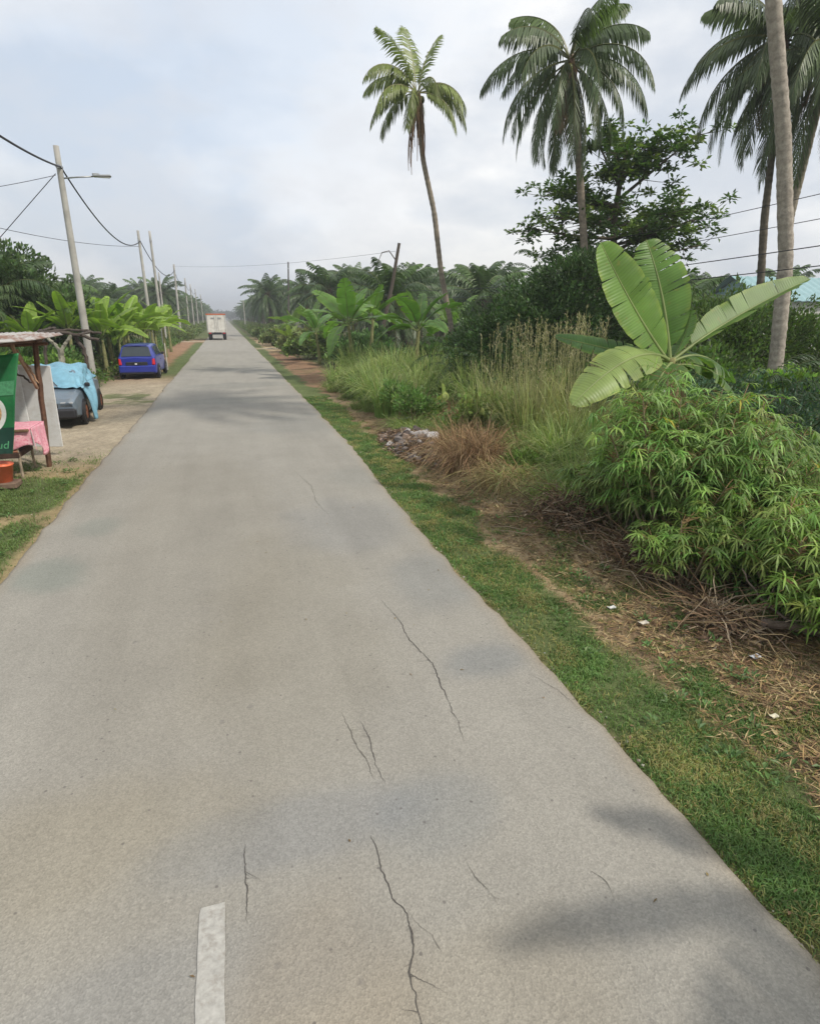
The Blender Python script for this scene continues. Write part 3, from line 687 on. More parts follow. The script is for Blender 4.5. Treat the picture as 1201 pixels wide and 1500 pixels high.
coconut('slim dark coconut palm trunk with drooping crown, left of the thick grey palm trunk', [(0, 0, 0), (-.4, 0, 1.6), (-.65, 0, 3.0), (-1.0, 0, 5.2), (-1.15, 0, 7.2), (-1.5, 0, 9.6)], .13, .085, cr, (16.2, 15, 0), nuts=6, skirt=.8, col=(.15, .13, .10))
cr = palm_crown(32, 4.0, .85, 56, .06, 1.4, -1.0, (1.4, 1.9), 1.1, (.065, .09, .036), .35, .035, dead=2, power=1.05)
coconut('thick pale grey coconut palm trunk rising past the top at the right', [(0, 0, 0), (-.05, 0, 1.6), (-.3, 0, 3.6), (-.9, 0, 5.7), (-1.65, 0, 7.7), (-2.5, 0, 10.3), (-3.2, 0, 13.6)], .15, .115, cr, (11.15, 10, 0), nuts=6, col=(.36, .32, .27), rings=70)
cr = palm_crown(28, 3.0, .74, 50, .06, 1.4, -1.1, (1.4, 1.9), 1.1, (.080, .115, .048), .35, .035, dead=2, power=1.05)
coconut('coconut palm half hidden just behind the thick grey palm trunk', [(0, 0, 0), (.05, 0, 3.0), (-.1, 0, 5.2), (.1, 0, 7.2), (.25, 0, 9.0)], .13, .09, cr, (15.15, 14, 0), nuts=5, col=(.25, .22, .17))

# ---------------- tiered broadleaf tree
root = empty('broadleaf_tree', (13.75, 20, 0), 'tall broadleaf tree with tiered spreading limbs and large glossy leaves behind the palms', 'tree')
tb, P = trunk_mb([(0, 0, 0), (.1, 0, 3), (-.1, .1, 6), (.05, 0, 8.1)], .26, .06, 30, (.13, .11, .08), .01); tb.build('trunk', M['bark'], root, smooth=True)
lv = MB(); lm = MB(); LAT = np.array([.958, -.287, 0]); DEP = np.array([.287, .958, 0])
limbs = [(5.2, -3.9, 0, 5.6), (6.2, -2.7, 1.2, 6.9), (6.0, -3.0, -1.4, 5.9), (5.0, 3.9, .2, 6.0), (6.5, 2.6, -.5, 8.3), (4.6, 3.2, -.8, 4.9), (7.2, -.9, .6, 8.5), (7.0, 1.2, .8, 8.5), (5.2, 1.2, -2.5, 5.7),
         (5.6, .3, 2.8, 6.4), (6.8, -1.6, -1.2, 8.0), (4.8, -2.6, .7, 4.7), (5.6, 3.2, .9, 6.5), (4.2, -1.5, -1.8, 4.4), (4.4, 1.5, 1.8, 4.6), (7.2, 1.9, .4, 8.3), (6.2, -2.2, .2, 6.8), (4.8, 2.4, -1.6, 5.6), (4.0, .6, -2.2, 4.0), (3.6, -2.4, -.6, 3.6), (3.4, 2.6, -.5, 3.9)]
for z0, la, de, z1 in limbs:
    s0 = np.array([0, 0, z0]); e = LAT*la*.84 + DEP*de + UPV*z1; mid = (s0+e)/2 + UPV*(.25*np.sign(z1-z0)-.35) + RNG.normal(size=3)*.15
    t = np.linspace(0, 1, 12)[:, None]; Q = (1-t)**2*s0+2*t*(1-t)*mid+t*t*e; lm.tube(Q, np.linspace(.07, .015, 12), 6, (.12, .10, .075))
    for k in range(27):
        u = RNG.uniform(.25, 1.03); b = (1-u)**2*s0+2*u*(1-u)*mid+u*u*e; off = RNG.normal(size=3)*np.array([.5, .5, .26])*(.5+.6*(1-abs(u-.7)))
        c = b+off; lm.tube([b, b+off*.6+[0, 0, -.03], c], [.012, .009, .006], 4, (.12, .10, .075))
        nn = 28; d = nrm(RNG.normal(size=(nn, 3))*np.array([1, 1, .35])+UPV*.25)
        tone = np.array((.08, .145, .035) if RNG.random() < .65 else (.16, .23, .055))
        lv.leaves(c+d*RNG.uniform(.0, .22, (nn, 1)), d-UPV*.15, RNG.uniform(.15, .25, nn), .11, colv(tone, nn, .3, .1), np.tile(UPV, (nn, 1))+RNG.normal(size=(nn, 3))*.4)
lm.build('limbs', M['bark'], root, smooth=True); lv.build('crown', M['leaf'], root)

# ---------------- dark thicket and shrubs
def creepers(bl, n=60):
    def f(mb):
        for _ in range(n):
            b = bl[RNG.integers(len(bl))]; a = RNG.uniform(0, 2*pi); p = np.array(b[:3])+np.array([cos(a)*b[3], sin(a)*b[4], b[5]*RNG.uniform(-.2, .9)])*.97
            frond(mb, p, a, RNG.uniform(.2, 1.0), RNG.uniform(.7, 1.5), 1.6, 16, .22, .035, .35, (.04, .075, .025), (.06, .07, .02), rr=.008)
    return f
bl = [(0, 0, 1.6, 2.0, 1.8, 1.9), (1.4, .6, 2.2, 1.6, 1.5, 1.9), (-1.4, .3, 1.3, 1.5, 1.5, 1.6), (.6, -.4, 3.2, 1.3, 1.2, .95), (-.6, -1.0, .8, 1.8, 1.2, 1.0)]
bush_thing('thicket', (8.7, 15.4, 0), 'large dark thicket smothered in creepers, below the full drooping coconut palm', 'thicket', bl, 26000, .13, .06, (.030, .055, .018), 14, extra=creepers(bl, 70))
bl = [(0, 0, 1.7, 1.7, 1.6, 2.0), (1.2, .3, 2.4, 1.2, 1.2, 1.5), (0, -.8, .9, 1.6, 1.0, 1.1)]
bush_thing('thicket', (11.0, 16.6, 0), 'dark thicket joining the foot of the tiered broadleaf tree, behind the big banana plant', 'thicket', bl, 19000, .12, .06, (.034, .060, .020), 10, extra=creepers(bl, 45))
bl = [(0, 0, 1.3, 1.6, 1.5, 1.8), (1.9, .4, 1.2, 1.6, 1.4, 1.9), (3.6, 0, 1.0, 1.6, 1.4, 1.6)]
bush_thing('thicket', (12.0, 12.6, 0), 'olive green thicket beneath the long sideways banana leaf', 'thicket', bl, 19000, .12, .065, (.050, .080, .022), 10)
bl = [(0, 0, .5, 1.0, .9, .8), (1.2, .6, .6, 1.0, 1.0, .9), (.3, 1.5, .7, 1.2, 1.0, .9)]
bush_thing('fern_bush', (7.9, 7.0, 0), 'dark bluish fern bush at the right edge behind the feathery shrubs', 'bush', bl, 5000, .10, .03, (.03, .058, .034), 8, extra=creepers(bl, 120))
bl = [(0, 0, .7, .8, .8, .8), (1.2, -.2, .7, .9, .8, .75), (2.3, .2, .6, .9, .8, .75)]
bush_thing('leafy_bush', (10.4, 9.2, 0), 'bright yellow green leafy bush at the foot of the thick grey palm trunk', 'bush', bl, 7000, .12, .08, (.085, .14, .028), 8)
bl = [(0, 0, .7, 1.3, 1.0, 1.0), (1.6, .3, .8, 1.2, 1.0, 1.0), (-1.2, .8, .6, 1.0, .9, .8)]
bush_thing('leafy_bush', (8.4, 10.4, 0), 'mid green leafy bush behind the big banana plant', 'bush', bl, 9000, .13, .08, (.06, .10, .025), 8)
for x, y, s, c, lab in ((7.6, 22, 1.0, (.06, .10, .028), 'round green bush behind the tall grass, left of the dark thicket'), (6.3, 19.5, .7, (.07, .12, .03), 'low green bush beside the slender palm trunk'),
                        (5.6, 24.5, .8, (.045, .09, .025), 'dense green bush between the mid-distance banana plants'), (9.8, 21.5, 1.15, (.05, .085, .025), 'large green bush close to the left edge of the dark thicket'),
                        (4.7, 38, .9, (.08, .11, .035), 'yellowish bush beside the bare red soil'), (5.2, 47, 1.0, (.10, .11, .05), 'dry looking bush beyond the bare red soil'), (4.4, 58, .9, (.10, .12, .05), 'pale scrubby bush just past the pale side track'),
                        (5.6, 66, 1.1, (.08, .11, .04), 'scrubby bush at the foot of the leaning roadside pole'), (4.6, 76, 1.0, (.09, .11, .05), 'small scrubby bush near the isolated oil palm'), (7.2, 33, 1.1, (.05, .09, .03), 'green bush below the leaning dead pole')):
    bl = [(0, 0, .6*s, 1.1*s, 1.1*s, .9*s), (.7*s, .5*s, .8*s, .9*s, .9*s, .9*s), (-.8*s, .3*s, .5*s, .8*s, .9*s, .7*s)]
    bush_thing('green_bush', (x, y, 0), lab, 'bush', bl, 3800, .14*s**.5+.002*y, .07+.002*y, c, 5)

# ---------------- big banana plant
BX, BY = 5.42, 6.35
root = empty('banana_plant', (BX, BY, 0), 'big banana plant with broad upright leaves rising above the feathery shrubs', 'banana plant')
t = np.linspace(0, 1, 24); P = np.stack([-.10*t, -.04*t, -.1+2.12*t], 1)
MB().tube(P, np.linspace(.12, .045, 24)*(1+.06*(np.arange(24) % 2)), 12, np.array([[.22, .21, .09]])*(.75+.5*RNG.random((24, 1)))).build('stem', M['bark'], root, smooth=True)
T0 = np.array([-.12, -.04, 1.98])
spec = [((-.03, 0, 0), (-.52, .05, .50), (-1.02, .22, 1.36), .64, 1.25, .30, 5, (.135, .235, .05), .05, .12, 3),
        ((.02, .02, 0), (.02, .25, .80), (-.20, .48, 1.44), .68, .95, .22, 9, (.12, .22, .05), .1, .15, 4),
        ((.05, 0, .02), (.85, .10, .52), (2.35, .30, 1.02), .43, -.35, .80, 6, (.12, .21, .04), .16, .10, 5),
        ((-.05, -.03, .02), (-.70, -.20, .30), (-1.66, -.50, -.42), .58, .55, .10, 7, (.24, .32, .10), .12, .25, 6),
        ((-.03, .04, 0), (-.55, .25, .10), (-1.35, .55, .30), .36, .7, .30, 5, (.10, .19, .06), .15, .2, 7),
        ((.05, -.02, 0), (.50, -.05, .22), (1.02, -.02, -.30), .55, -.2, .15, 9, (.085, .16, .045), .12, .35, 8),
        ((0, -.04, -.03), (-.35, -.40, .06), (-.75, -.60, -.40), .5, .2, .2, 8, (.08, .15, .035), .1, .35, 9),
        ((.04, .02, 0), (.28, .10, .26), (.36, .16, .62), .34, .4, .3, 2, (.12, .22, .04), .1, .15, 10),
        ((.04, -.04, -.05), (.45, -.30, .02), (.70, -.45, -.45), .42, 0, .2, 8, (.09, .16, .04), .1, .35, 11)]
for a, b, c, W, roll, fold, tears, colr_, pet, de, sd in spec:
    mb = MB(); banana_leaf(mb, T0+a, T0+b, T0+c, W, roll, fold, tears, colr_, pet, de, sd, nu=44, tipw=1.0 if W > .6 else .8, midc=(.30, .36, .14)); mb.build('leaf', M['banana'], root, smooth=True)
dl = MB()
for k in range(9):
    a = k*.75; banana_leaf(dl, T0+[.05*cos(a), .05*sin(a), -.1], T0+[.28*cos(a), .28*sin(a), -.05], T0+[.30*cos(a), .30*sin(a), -.8-.05*k], .12, 0, .2, 6, (.15, .11, .06), .1, .8, 20+k, nu=14, midc=(.13, .10, .06))
dl.build('dead_leaf', M['dry'], root)

# ---------------- smaller banana plants on the right
for k, (x, y, h, n, L, W, c, lab) in enumerate((
    (6.35, 20.6, 2.0, 9, 1.7, .5, (.075, .15, .035), 'banana plant with dead brown leaves on its stem, next to the slender palm trunk'),
    (5.0, 25.0, 2.1, 9, 2.0, .6, (.10, .19, .04), 'banana plant with one long pale leaf reaching up to the left'),
    (6.8, 29.5, 2.3, 8, 2.0, .6, (.085, .16, .035), 'tall banana plant below the leaning dead pole'),
    (4.9, 34, 1.6, 8, 1.7, .5, (.07, .14, .04), 'bluish green banana plant beside the bare red soil'),
    (5.6, 42, 2.0, 8, 1.9, .55, (.10, .17, .045), 'banana plant beyond the bare red soil'),
    (7.6, 37, 2.2, 8, 2.0, .6, (.08, .15, .035), 'banana plant in front of the oil palm rows'),
    (5.2, 51, 1.7, 7, 1.7, .5, (.12, .18, .05), 'banana plant near the pale side track'),
    (10.3, 27, 1.9, 8, 1.8, .55, (.09, .16, .04), 'banana plant with pale leaves right of the slender palm trunk'),
    (4.3, 46, 1.0, 6, 1.2, .4, (.16, .22, .05), 'short yellow green banana plant at the edge of the side track'))):
    root = empty('banana_plant', (x, y, 0), lab, 'banana plant'); banana_plant(root, h*1.06, n, L*1.12, W*1.15, np.array(c)*1.35, seed=k+3, lean=(.15*(-1)**k, 0), nu=16)
# young yellow shoot
root = empty('banana_shoot', (5.05, 14, 0), 'young yellow green banana shoot with one bright upright leaf in the grass', 'banana shoot')
MB().tube([(0, 0, -.05), (.01, 0, .3), (0, 0, .5)], [.03, .02, .012], 6, (.25, .28, .1)).build('stem', M['leaf'], root)
mb = MB(); banana_leaf(mb, (0, 0, .45), (0, .02, .65), (-.02, .0, .95), .34, .6, .35, 0, (.42, .50, .16), .05, 0, 77); mb.build('leaf', M['banana'], root, smooth=True)

# ---------------- cassava shrubs
def cassava(loc, h, rad, nst, nlf, label, col=(.105, .205, .055), seed=0, lobe=.21):
    nlf = int(nlf*1.22); col = np.array(col)*np.array([1.8, 1.5, 1.4])
    global RNG
    root = empty('cassava_shrub', loc, label, 'shrub')
    sm = MB(); lf = MB()
    for k in range(nst):
        a = k*2.4+seed; rr_ = rad*np.sqrt((k+.5)/nst); e = np.array([rr_*cos(a), rr_*sin(a), h*(1-.32*(rr_/rad)**2)*RNG.uniform(.68, 1.12)])
        s0 = np.array([e[0]*.22, e[1]*.22, -.05]); mid = s0*.5+e*.5+np.array([e[0]*.15, e[1]*.15, .12*h])
        t = np.linspace(0, 1, 10)[:, None]; Q = (1-t)**2*s0+2*t*(1-t)*mid+t*t*e; sm.tube(Q, np.linspace(.015, .005, 10), 5, (.24, .20, .13))
        m = nlf//nst
        u = RNG.uniform(.2, 1, m)**.62; b = (1-u[:, None])**2*s0+2*(u*(1-u))[:, None]*mid+(u*u)[:, None]*e
        ang = RNG.uniform(0, 2*pi, m); d = nrm(np.stack([np.cos(ang), np.sin(ang), RNG.uniform(.0, .9, m)], 1)); pl = RNG.uniform(.10, .26, m)[:, None]
        c = b+d*pl
        for q in range(m): sm.tube([b[q], b[q]+d[q]*pl[q]*.5+[0, 0, .01], c[q]], [.0035, .003, .002], 3, (.22, .14, .07), cap=False)
        out = nrm(np.stack([np.cos(ang), np.sin(ang), np.full(m, -.35)], 1)); sd = nrm(np.cross(out, UPV))
        tone = colv(col, m, .3, .14)*(.8+.5*(c[:, 2:3]/h)*0+.2); tone[RNG.random(m) < .008] = (.38, .34, .04)
        pale = (RNG.random(m) < .22)[:, None]; tone = np.where(pale, tone*np.array([1.5, 1.35, 1.6]), tone)
        nl = 7; tilt = RNG.normal(size=(m, 3))*.35
        for j in range(nl):
            th = (j-(nl-1)/2)*.62; D = nrm(out*cos(th)+sd*sin(th)+RNG.normal(size=(m, 3))*.12+tilt); S = nrm(np.cross(D, UPV)+RNG.normal(size=(m, 3))*.15)
            lf.lobes(c, D, S, lobe*(1-.09*abs(j-3))*RNG.uniform(.8, 1.2, m), .017, tone*RNG.uniform(.85, 1.15, (m, 1)), sag=RNG.uniform(.3, 1.1, m))
    sm.build('stems', M['bark'], root); lf.build('foliage', M['leaf'], root); return root
cassava((4.55, 5.0, 0), 1.86, .92, 30, 1150, 'tall cassava shrub with a rounded crown directly in front of the big banana plant', seed=1)
cassava((5.45, 4.85, 0), 1.45, .8, 20, 640, 'cassava shrub sloping down to the right of the rounded one', (.085, .165, .04), seed=2)
cassava((4.45, 5.75, 0), 1.15, .60, 14, 420, 'smaller cassava shrub at the left foot of the rounded one', (.10, .18, .05), seed=3)
cassava((4.75, 3.65, 0), .98, .70, 18, 560, 'near cassava shrub with pale drooping leaves at the right edge', (.10, .185, .045), seed=4, lobe=.19)
cassava((4.08, 4.25, 0), .75, .45, 10, 260, 'low cassava shrub with bare twigs at its foot, nearest the grass verge', (.09, .17, .04), seed=5, lobe=.17)
cassava((4.5, 2.95, 0), .72, .45, 10, 300, 'nearest cassava shrub by the fallen branch at the right edge', (.095, .18, .035), seed=6, lobe=.17)
cassava((6.2, 5.4, 0), 1.25, .75, 16, 460, 'cassava shrub farthest right, in front of the dark fern bush', (.07, .15, .04), seed=7)

# ---------------- grass tufts (countable clumps)
def protos(mk, name, mat, cat, k):
    out = []
    for i_ in range(k):
        o = mk(i_).build(name, mat); tag(o, 'x', cat); out.append(o)
    return out
tall = protos(lambda i_: tuft(260, 1.7, .35, (.17, .28, .07), (.32, .38, .15), .022, (.15, 1.0)), 'grass_clump', M['grass'], 'grass clump', 3)
def reed(i_):
    mb = tuft(130, 1.8, .4, (.21, .28, .08), (.40, .40, .20), .014, (.1, .7))
    for _ in range(14):
        a = RNG.uniform(0, 2*pi); r = .3*RNG.random(); h = RNG.uniform(1.6, 2.3); p = np.array([r*cos(a), r*sin(a), -.03]); d = np.array([cos(a), sin(a), 0])*.15
        mb.tube([p, p+UPV*h*.5+d*.3, p+UPV*h+d], [.005, .004, .002], 3, (.30, .30, .14), cap=False)
        n = 14; q = p+UPV*h+d; zz = RNG.uniform(-.30, .02, n); mb.leaves(np.tile(q, (n, 1))+zz[:, None]*UPV, RNG.normal(size=(n, 3))*.4+UPV, .07, .012, (.33, .30, .18))
    return mb
reeds = protos(reed, 'grass_clump', M['grass'], 'grass clump', 3)
dryt = protos(lambda i_: tuft(420, 1.25, .30, (.17, .10, .05), (.32, .22, .12), .010, (.3, 1.7)), 'dead_grass_clump', M['dry'], 'dead grass', 2)
straw = protos(lambda i_: tuft(380, .62, .34, (.30, .22, .10), (.42, .34, .16), .009, (.6, 1.9)), 'straw_clump', M['dry'], 'dry grass', 2)
low = protos(lambda i_: tuft(240, .55, .32, (.15, .24, .06), (.30, .35, .13), .013, (.4, 1.6)), 'low_grass_clump', M['grass'], 'grass clump', 3)
def scat(pr, spots, label, group, s0=.8, s1=1.15):
    for k, (x, y) in enumerate(spots):
        place(pr[k % len(pr)], (x, y, float(gz(x, y))), RNG.uniform(0, 6.28), RNG.uniform(s0, s1), label, group)
def rnd(n, x0, x1, y0, y1): return [(RNG.uniform(x0, x1), RNG.uniform(y0, y1)) for _ in range(n)]
scat(tall, rnd(40, 3.7, 6.0, 14.8, 23.5) + rnd(18, 5.2, 7.2, 13, 19), 'tall bright green grass clump in the patch below the mid-distance banana plants', 'tall bright green grass clumps', .5, 1.25)
scat(reeds, rnd(16, 5.0, 6.6, 8.6, 11.8) + rnd(6, 6.4, 7.6, 8.0, 10.5), 'tall yellowish seeding grass clump left of the big banana plant', 'tall seeding grass clumps', .85, 1.2)
scat(dryt, rnd(9, 4.2, 6.4, 12.5, 22), 'dry brown grass clump scattered among the tall green grass', 'scattered dry brown grass clumps', .6, 1.0)
scat(dryt, [(3.75, 9.4), (4.0, 9.0), (3.9, 9.9), (4.25, 9.6), (3.62, 9.0)], 'reddish brown dead grass clump between the rubble pile and the seeding grass', 'reddish brown dead grass clumps', .8, 1.05)
scat(straw, [(4.1, 8.3), (4.35, 8.6), (4.3, 7.9), (4.6, 8.2), (3.9, 8.0), (4.05, 8.75), (4.7, 8.8), (4.5, 7.4)], 'pale straw clump at the foot of the dead brown grass', 'pale straw clumps', .8, 1.1)
scat(low, rnd(34, 4.1, 5.2, 5.6, 8.8) + rnd(16, 3.8, 6.2, 10.5, 15) + rnd(16, 3.5, 4.6, 16, 23), 'low green grass clump along the weedy verge', 'low green grass clumps', .6, 1.2)
scat([tall[0], tall[1]], rnd(26, 4.5, 5.8, 6.2, 9.2), 'upright green grass clump between the seeding grass and the cassava', 'upright green grass clumps near the cassava', .45, .85)
wd_ = []
for k in range(3):
    root = bpy.data.objects.new('weed_bush', None); COL.objects.link(root); tag(root, 'x', 'weed')
    bb = [(0, 0, .35, .45, .45, .42), (.3, .2, .5, .35, .35, .35), (-.3, .1, .3, .4, .35, .3)]
    mb = MB(); bush(mb, bb, 1100, .10, (.045, .03, .06)[k], ((.085, .13, .035), (.065, .115, .03), (.12, .15, .05))[k], shell=.3, up=.8); mb.build('foliage', M['leaf'], root)
    sm = MB()
    for q in range(12):
        a = RNG.uniform(0, 2*pi); r = RNG.uniform(.1, .5); h = RNG.uniform(.5, 1.05); sm.tube([(0, 0, -.03), (r*.5*cos(a), r*.5*sin(a), h*.55), (r*cos(a), r*sin(a), h)], [.008, .006, .003], 4, (.26, .21, .12))
    sm.build('stems', M['bark'], root); wd_.append(root)
for k, (x, y) in enumerate(rnd(16, 3.8, 6.2, 13, 23) + rnd(9, 4.6, 6.6, 9.8, 13)): place(wd_[k % 3], (x, y, 0), RNG.uniform(0, 6.28), RNG.uniform(.7, 1.3), 'leafy weed bush growing among the tall grass clumps', 'weed bushes among the tall grass')
for k, (x, y) in enumerate(rnd(9, 4.35, 5.4, 6.2, 8.6)): place(wd_[k % 3], (x, y, 0), RNG.uniform(0, 6.28), RNG.uniform(.5, .9), 'small weed bush left of the cassava shrubs', 'weed bushes left of the cassava')
# weeds (nobody could count them)
wb = MB()
x, y = scatter(60000, 3.9, 13, 3, 60, 1.7); k = x > 4.25 + .9*(fbm(x, y, .9, 101)-.5) + .5*sstep(10, 20, y)*0; x, y = x[k], y[k]
k = ~((y > 24) & (y < 46) & (x < 5.6)); x, y = x[k], y[k]; n = len(x); hgt = (.12+.55*fbm(x, y, .8, 102))*sstep(4.0, 5.2, x); z = gz(x, y)+hgt*RNG.random(n)
d = nrm(RNG.normal(size=(n, 3))+UPV*.9)
wb.leaves(np.stack([x, y, z], 1), d, .05+.004*y+RNG.uniform(0, .05, n), .03+.003*y, colv((.14, .22, .07), n, .4, .15)*(.6+.8*fbm(x, y, 1.5, 103))[:, None])
x, y = scatter(16000, -14, -4.6, 14, 72, 1.2); n = len(x); z = RNG.random(n)*(.2+.5*fbm(x, y, .8, 104))
k = ~((abs(y-72.5) < 2)); x, y, z, n = x[k], y[k], z[k], k.sum()
wb.leaves(np.stack([x, y, z], 1), nrm(RNG.normal(size=(n, 3))+UPV*.9), .10+.002*y, .06+.001*y, colv((.08, .14, .03), n, .4, .15))
for x0, x1 in ((-8.5, -3.9), (3.6, 8.5)):
    x, y = scatter(16000, x0, x1, 74, 330, 1.5); n = len(x)
    wb.leaves(np.stack([x, y, RNG.random(n)*(.5+1.1*fbm(x, y, .3, 105))], 1), nrm(RNG.normal(size=(n, 3))+UPV*.9), .25+.001*y, .18, colv((.12, .16, .05), n, .4, .15))
for _ in range(150):     # small broad-leaved rosettes on the near verges
    if RNG.random() < .75: cx, cy = RNG.uniform(2.4, 4.4), 1.3+11*RNG.random()**1.6
    else: cx, cy = RNG.uniform(-4.2, -2.6), RNG.uniform(7, 12)
    m = int(RNG.integers(8, 26)); a = RNG.uniform(0, 2*pi, m); r = RNG.uniform(0, .07, m)
    wb.leaves(np.stack([cx+r*np.cos(a), cy+r*np.sin(a), gz(cx, cy)+RNG.uniform(.0, .06, m)], 1), np.stack([np.cos(a), np.sin(a), RNG.uniform(.1, 1.0, m)], 1), RNG.uniform(.03, .075, m), RNG.uniform(.012, .03, m), colv((.11, .19, .06), m, .35), np.tile(UPV, (m, 1)))
tag(wb.build('weeds', M['leaf']), kind='stuff')

# ---------------- brush pile, rubble pile, litter, fallen branch
def brush(loc, n, rx, ry_, h, cols, label, L=(.2, .55)):
    mb = MB()
    for _ in range(n):
        a = RNG.uniform(0, 2*pi); p = np.array([RNG.normal()*rx*.5, RNG.normal()*ry_*.5, 0]); p[2] = h*math.exp(-(p[0]/rx)**2-(p[1]/ry_)**2)*RNG.random(); l = RNG.uniform(*L)
        d = np.array([cos(a), sin(a), RNG.uniform(-.15, .7)]); q = p+d*l*.5+RNG.normal(size=3)*.03; e = p+d*l+RNG.normal(size=3)*.05; e[2] = max(e[2]-.1*l, .0)
        mb.tube([p, q, e], [.006, .005, .002], 3, np.array(cols[RNG.integers(len(cols))])*RNG.uniform(.7, 1.3), cap=False)
    n2 = n*4; P = np.stack([RNG.normal(size=n2)*rx*.55, RNG.normal(size=n2)*ry_*.55, np.zeros(n2)], 1); P[:, 2] = h*np.exp(-(P[:, 0]/rx)**2-(P[:, 1]/ry_)**2)*RNG.random(n2)
    mb.leaves(P, RNG.normal(size=(n2, 3))*np.array([1, 1, .4]), RNG.uniform(.05, .14, n2), RNG.uniform(.008, .03, n2), np.array(cols)[RNG.integers(0, len(cols), n2)]*RNG.uniform(.7, 1.3, (n2, 1)))
    o = mb.build('brush_pile', M['dry'], loc=loc); return tag(o, label, 'brush pile')
BRN = [(.16, .10, .06), (.25, .17, .11), (.09, .06, .04), (.30, .24, .17)]
brush((3.95, 6.15, .0), 260, .45, .75, .42, BRN, 'heap of dark dead twigs and stalks left of the cassava shrubs')
brush((3.95, 4.75, .0), 190, .30, .55, .28, BRN, 'heap of brown dead grass under the rounded cassava shrub')
brush((3.85, 3.55, 0), 170, .32, .45, .16, BRN+[(.34, .25, .14)], 'scattered dead stalks beside the nearest cassava shrub')
rb = MB()
for k in range(240):
    a = RNG.uniform(0, 2*pi); r = RNG.random()**.5; x, y = .72*r*cos(a), 1.8*r*sin(a); h = .26*(1-r*r)
    s = RNG.uniform(.035, .15)*(1.2-.4*r); cc = [(.17, .15, .14), (.34, .32, .31), (.08, .065, .06), (.22, .165, .13), (.40, .38, .37)][RNG.choice(5, p=[.3, .07, .37, .24, .02])]
    rb.bbox((x, y, h*RNG.uniform(.5, 1)), (s*RNG.uniform(.8, 1.9), s*RNG.uniform(.7, 1.5), s*RNG.uniform(.4, 1)), s*.16, cc, rot=tuple(RNG.uniform(-.7, .7, 3)+[0, 0, RNG.uniform(0, 3)]))
n = 3000; a = RNG.uniform(0, 2*pi, n); r = RNG.random(n)**.5*1.1
rb.leaves(np.stack([(.72*r*np.cos(a)), 1.8*r*np.sin(a), .22*np.clip(1-r*r, 0, 1)+.02], 1), RNG.normal(size=(n, 3))*np.array([1, 1, .3]), .09, .03, np.array(BRN)[RNG.integers(0, 4, n)])
tag(rb.build('rubble_pile', M['dry'], loc=(3.62, 11.3, float(gz(3.62, 11.3)))), 'low pile of broken stone and rubbish left of the dead brown grass', 'rubble pile')
for x, y, s, c, lab in ((4.1, 14.2, .22, (.42, .42, .48), 'flat grey lilac sheet of rubbish behind the rubble pile'), (3.12, 4.04, .045, (.6, .6, .57), 'small white scrap on the dry soil, farther one of the two below the brush'),
                        (3.2, 3.70, .05, (.55, .5, .42), 'small cream scrap on the dry soil, nearer one of the two below the brush'), (3.70, 3.02, .05, (.5, .52, .56), 'small pale grey scrap beneath the near cassava twigs'), (3.24, 2.42, .035, (.6, .56, .42), 'small cream pebble like scrap on the weedy soil at right')):
    mb = MB(); grid(mb, lambda u, v: np.stack([(u-.5)*s*1.6, (v-.5)*s, .25*s*vnoise(u, v, 4, 7)+.012+.2*s*np.abs(u-.5)], 1), 0, 1, 0, 1, 9, 7, c); grid(mb, lambda u, v: np.stack([(u-.5)*s*1.6, (v-.5)*s, .25*s*vnoise(u, v, 4, 7)+.006+.2*s*np.abs(u-.5)], 1), 0, 1, 0, 1, 9, 7, c)
    tag(mb.build('litter_scrap', M['concrete'], loc=(x, y, float(gz(x, y))+.02)), lab, 'litter')
mb = MB()
for P_, r in (([(-.05, .15, .16), (.35, -.02, .10), (.9, -.3, .04)], .035), ([(.1, .2, .10), (.5, .1, .06), (1.0, -.1, .05)], .022), ([(.2, .02, .12), (.1, .35, .25), (.05, .55, .45)], .012), ([(.3, 0, .12), (.42, .2, .28), (.4, .3, .5)], .01)):
    t = np.linspace(0, 1, 12); Q = np.stack([np.interp(t, [0, .5, 1], np.array(P_)[:, k]) for k in range(3)], 1); mb.tube(Q+RNG.normal(size=(12, 3))*.006, np.linspace(r, r*.5, 12), 7, (.13, .10, .08))
tag(mb.build('fallen_branch', M['bark'], loc=(4.0, 3.05, 0)), 'dark fallen branch lying under the cassava at the right edge', 'branch')
# leaning dead pole
mb = MB(); P = np.array([(0, 0, 0), (.75, 0, 2.2), (1.25, 0, 4.2), (1.68, 0, 6.4)]); t = np.linspace(0, 1, 20); Q = np.stack([np.interp(t, [0, .34, .65, 1], P[:, k]) for k in range(3)], 1)
mb.tube(Q, np.linspace(.13, .085, 20), 8, (.09, .075, .06)); mb.tube([(1.5, 0, 5.5), (1.1, 0, 6.0), (.7, 0, 5.9), (.45, 0, 5.4)], [.035, .03, .025, .012], 5, (.09, .075, .06))
tag(mb.build('dead_tree_trunk', M['bark'], loc=(7.9, 34, 0)), 'dark dead trunk leaning right with a hooked side branch, above the banana plants', 'dead trunk')

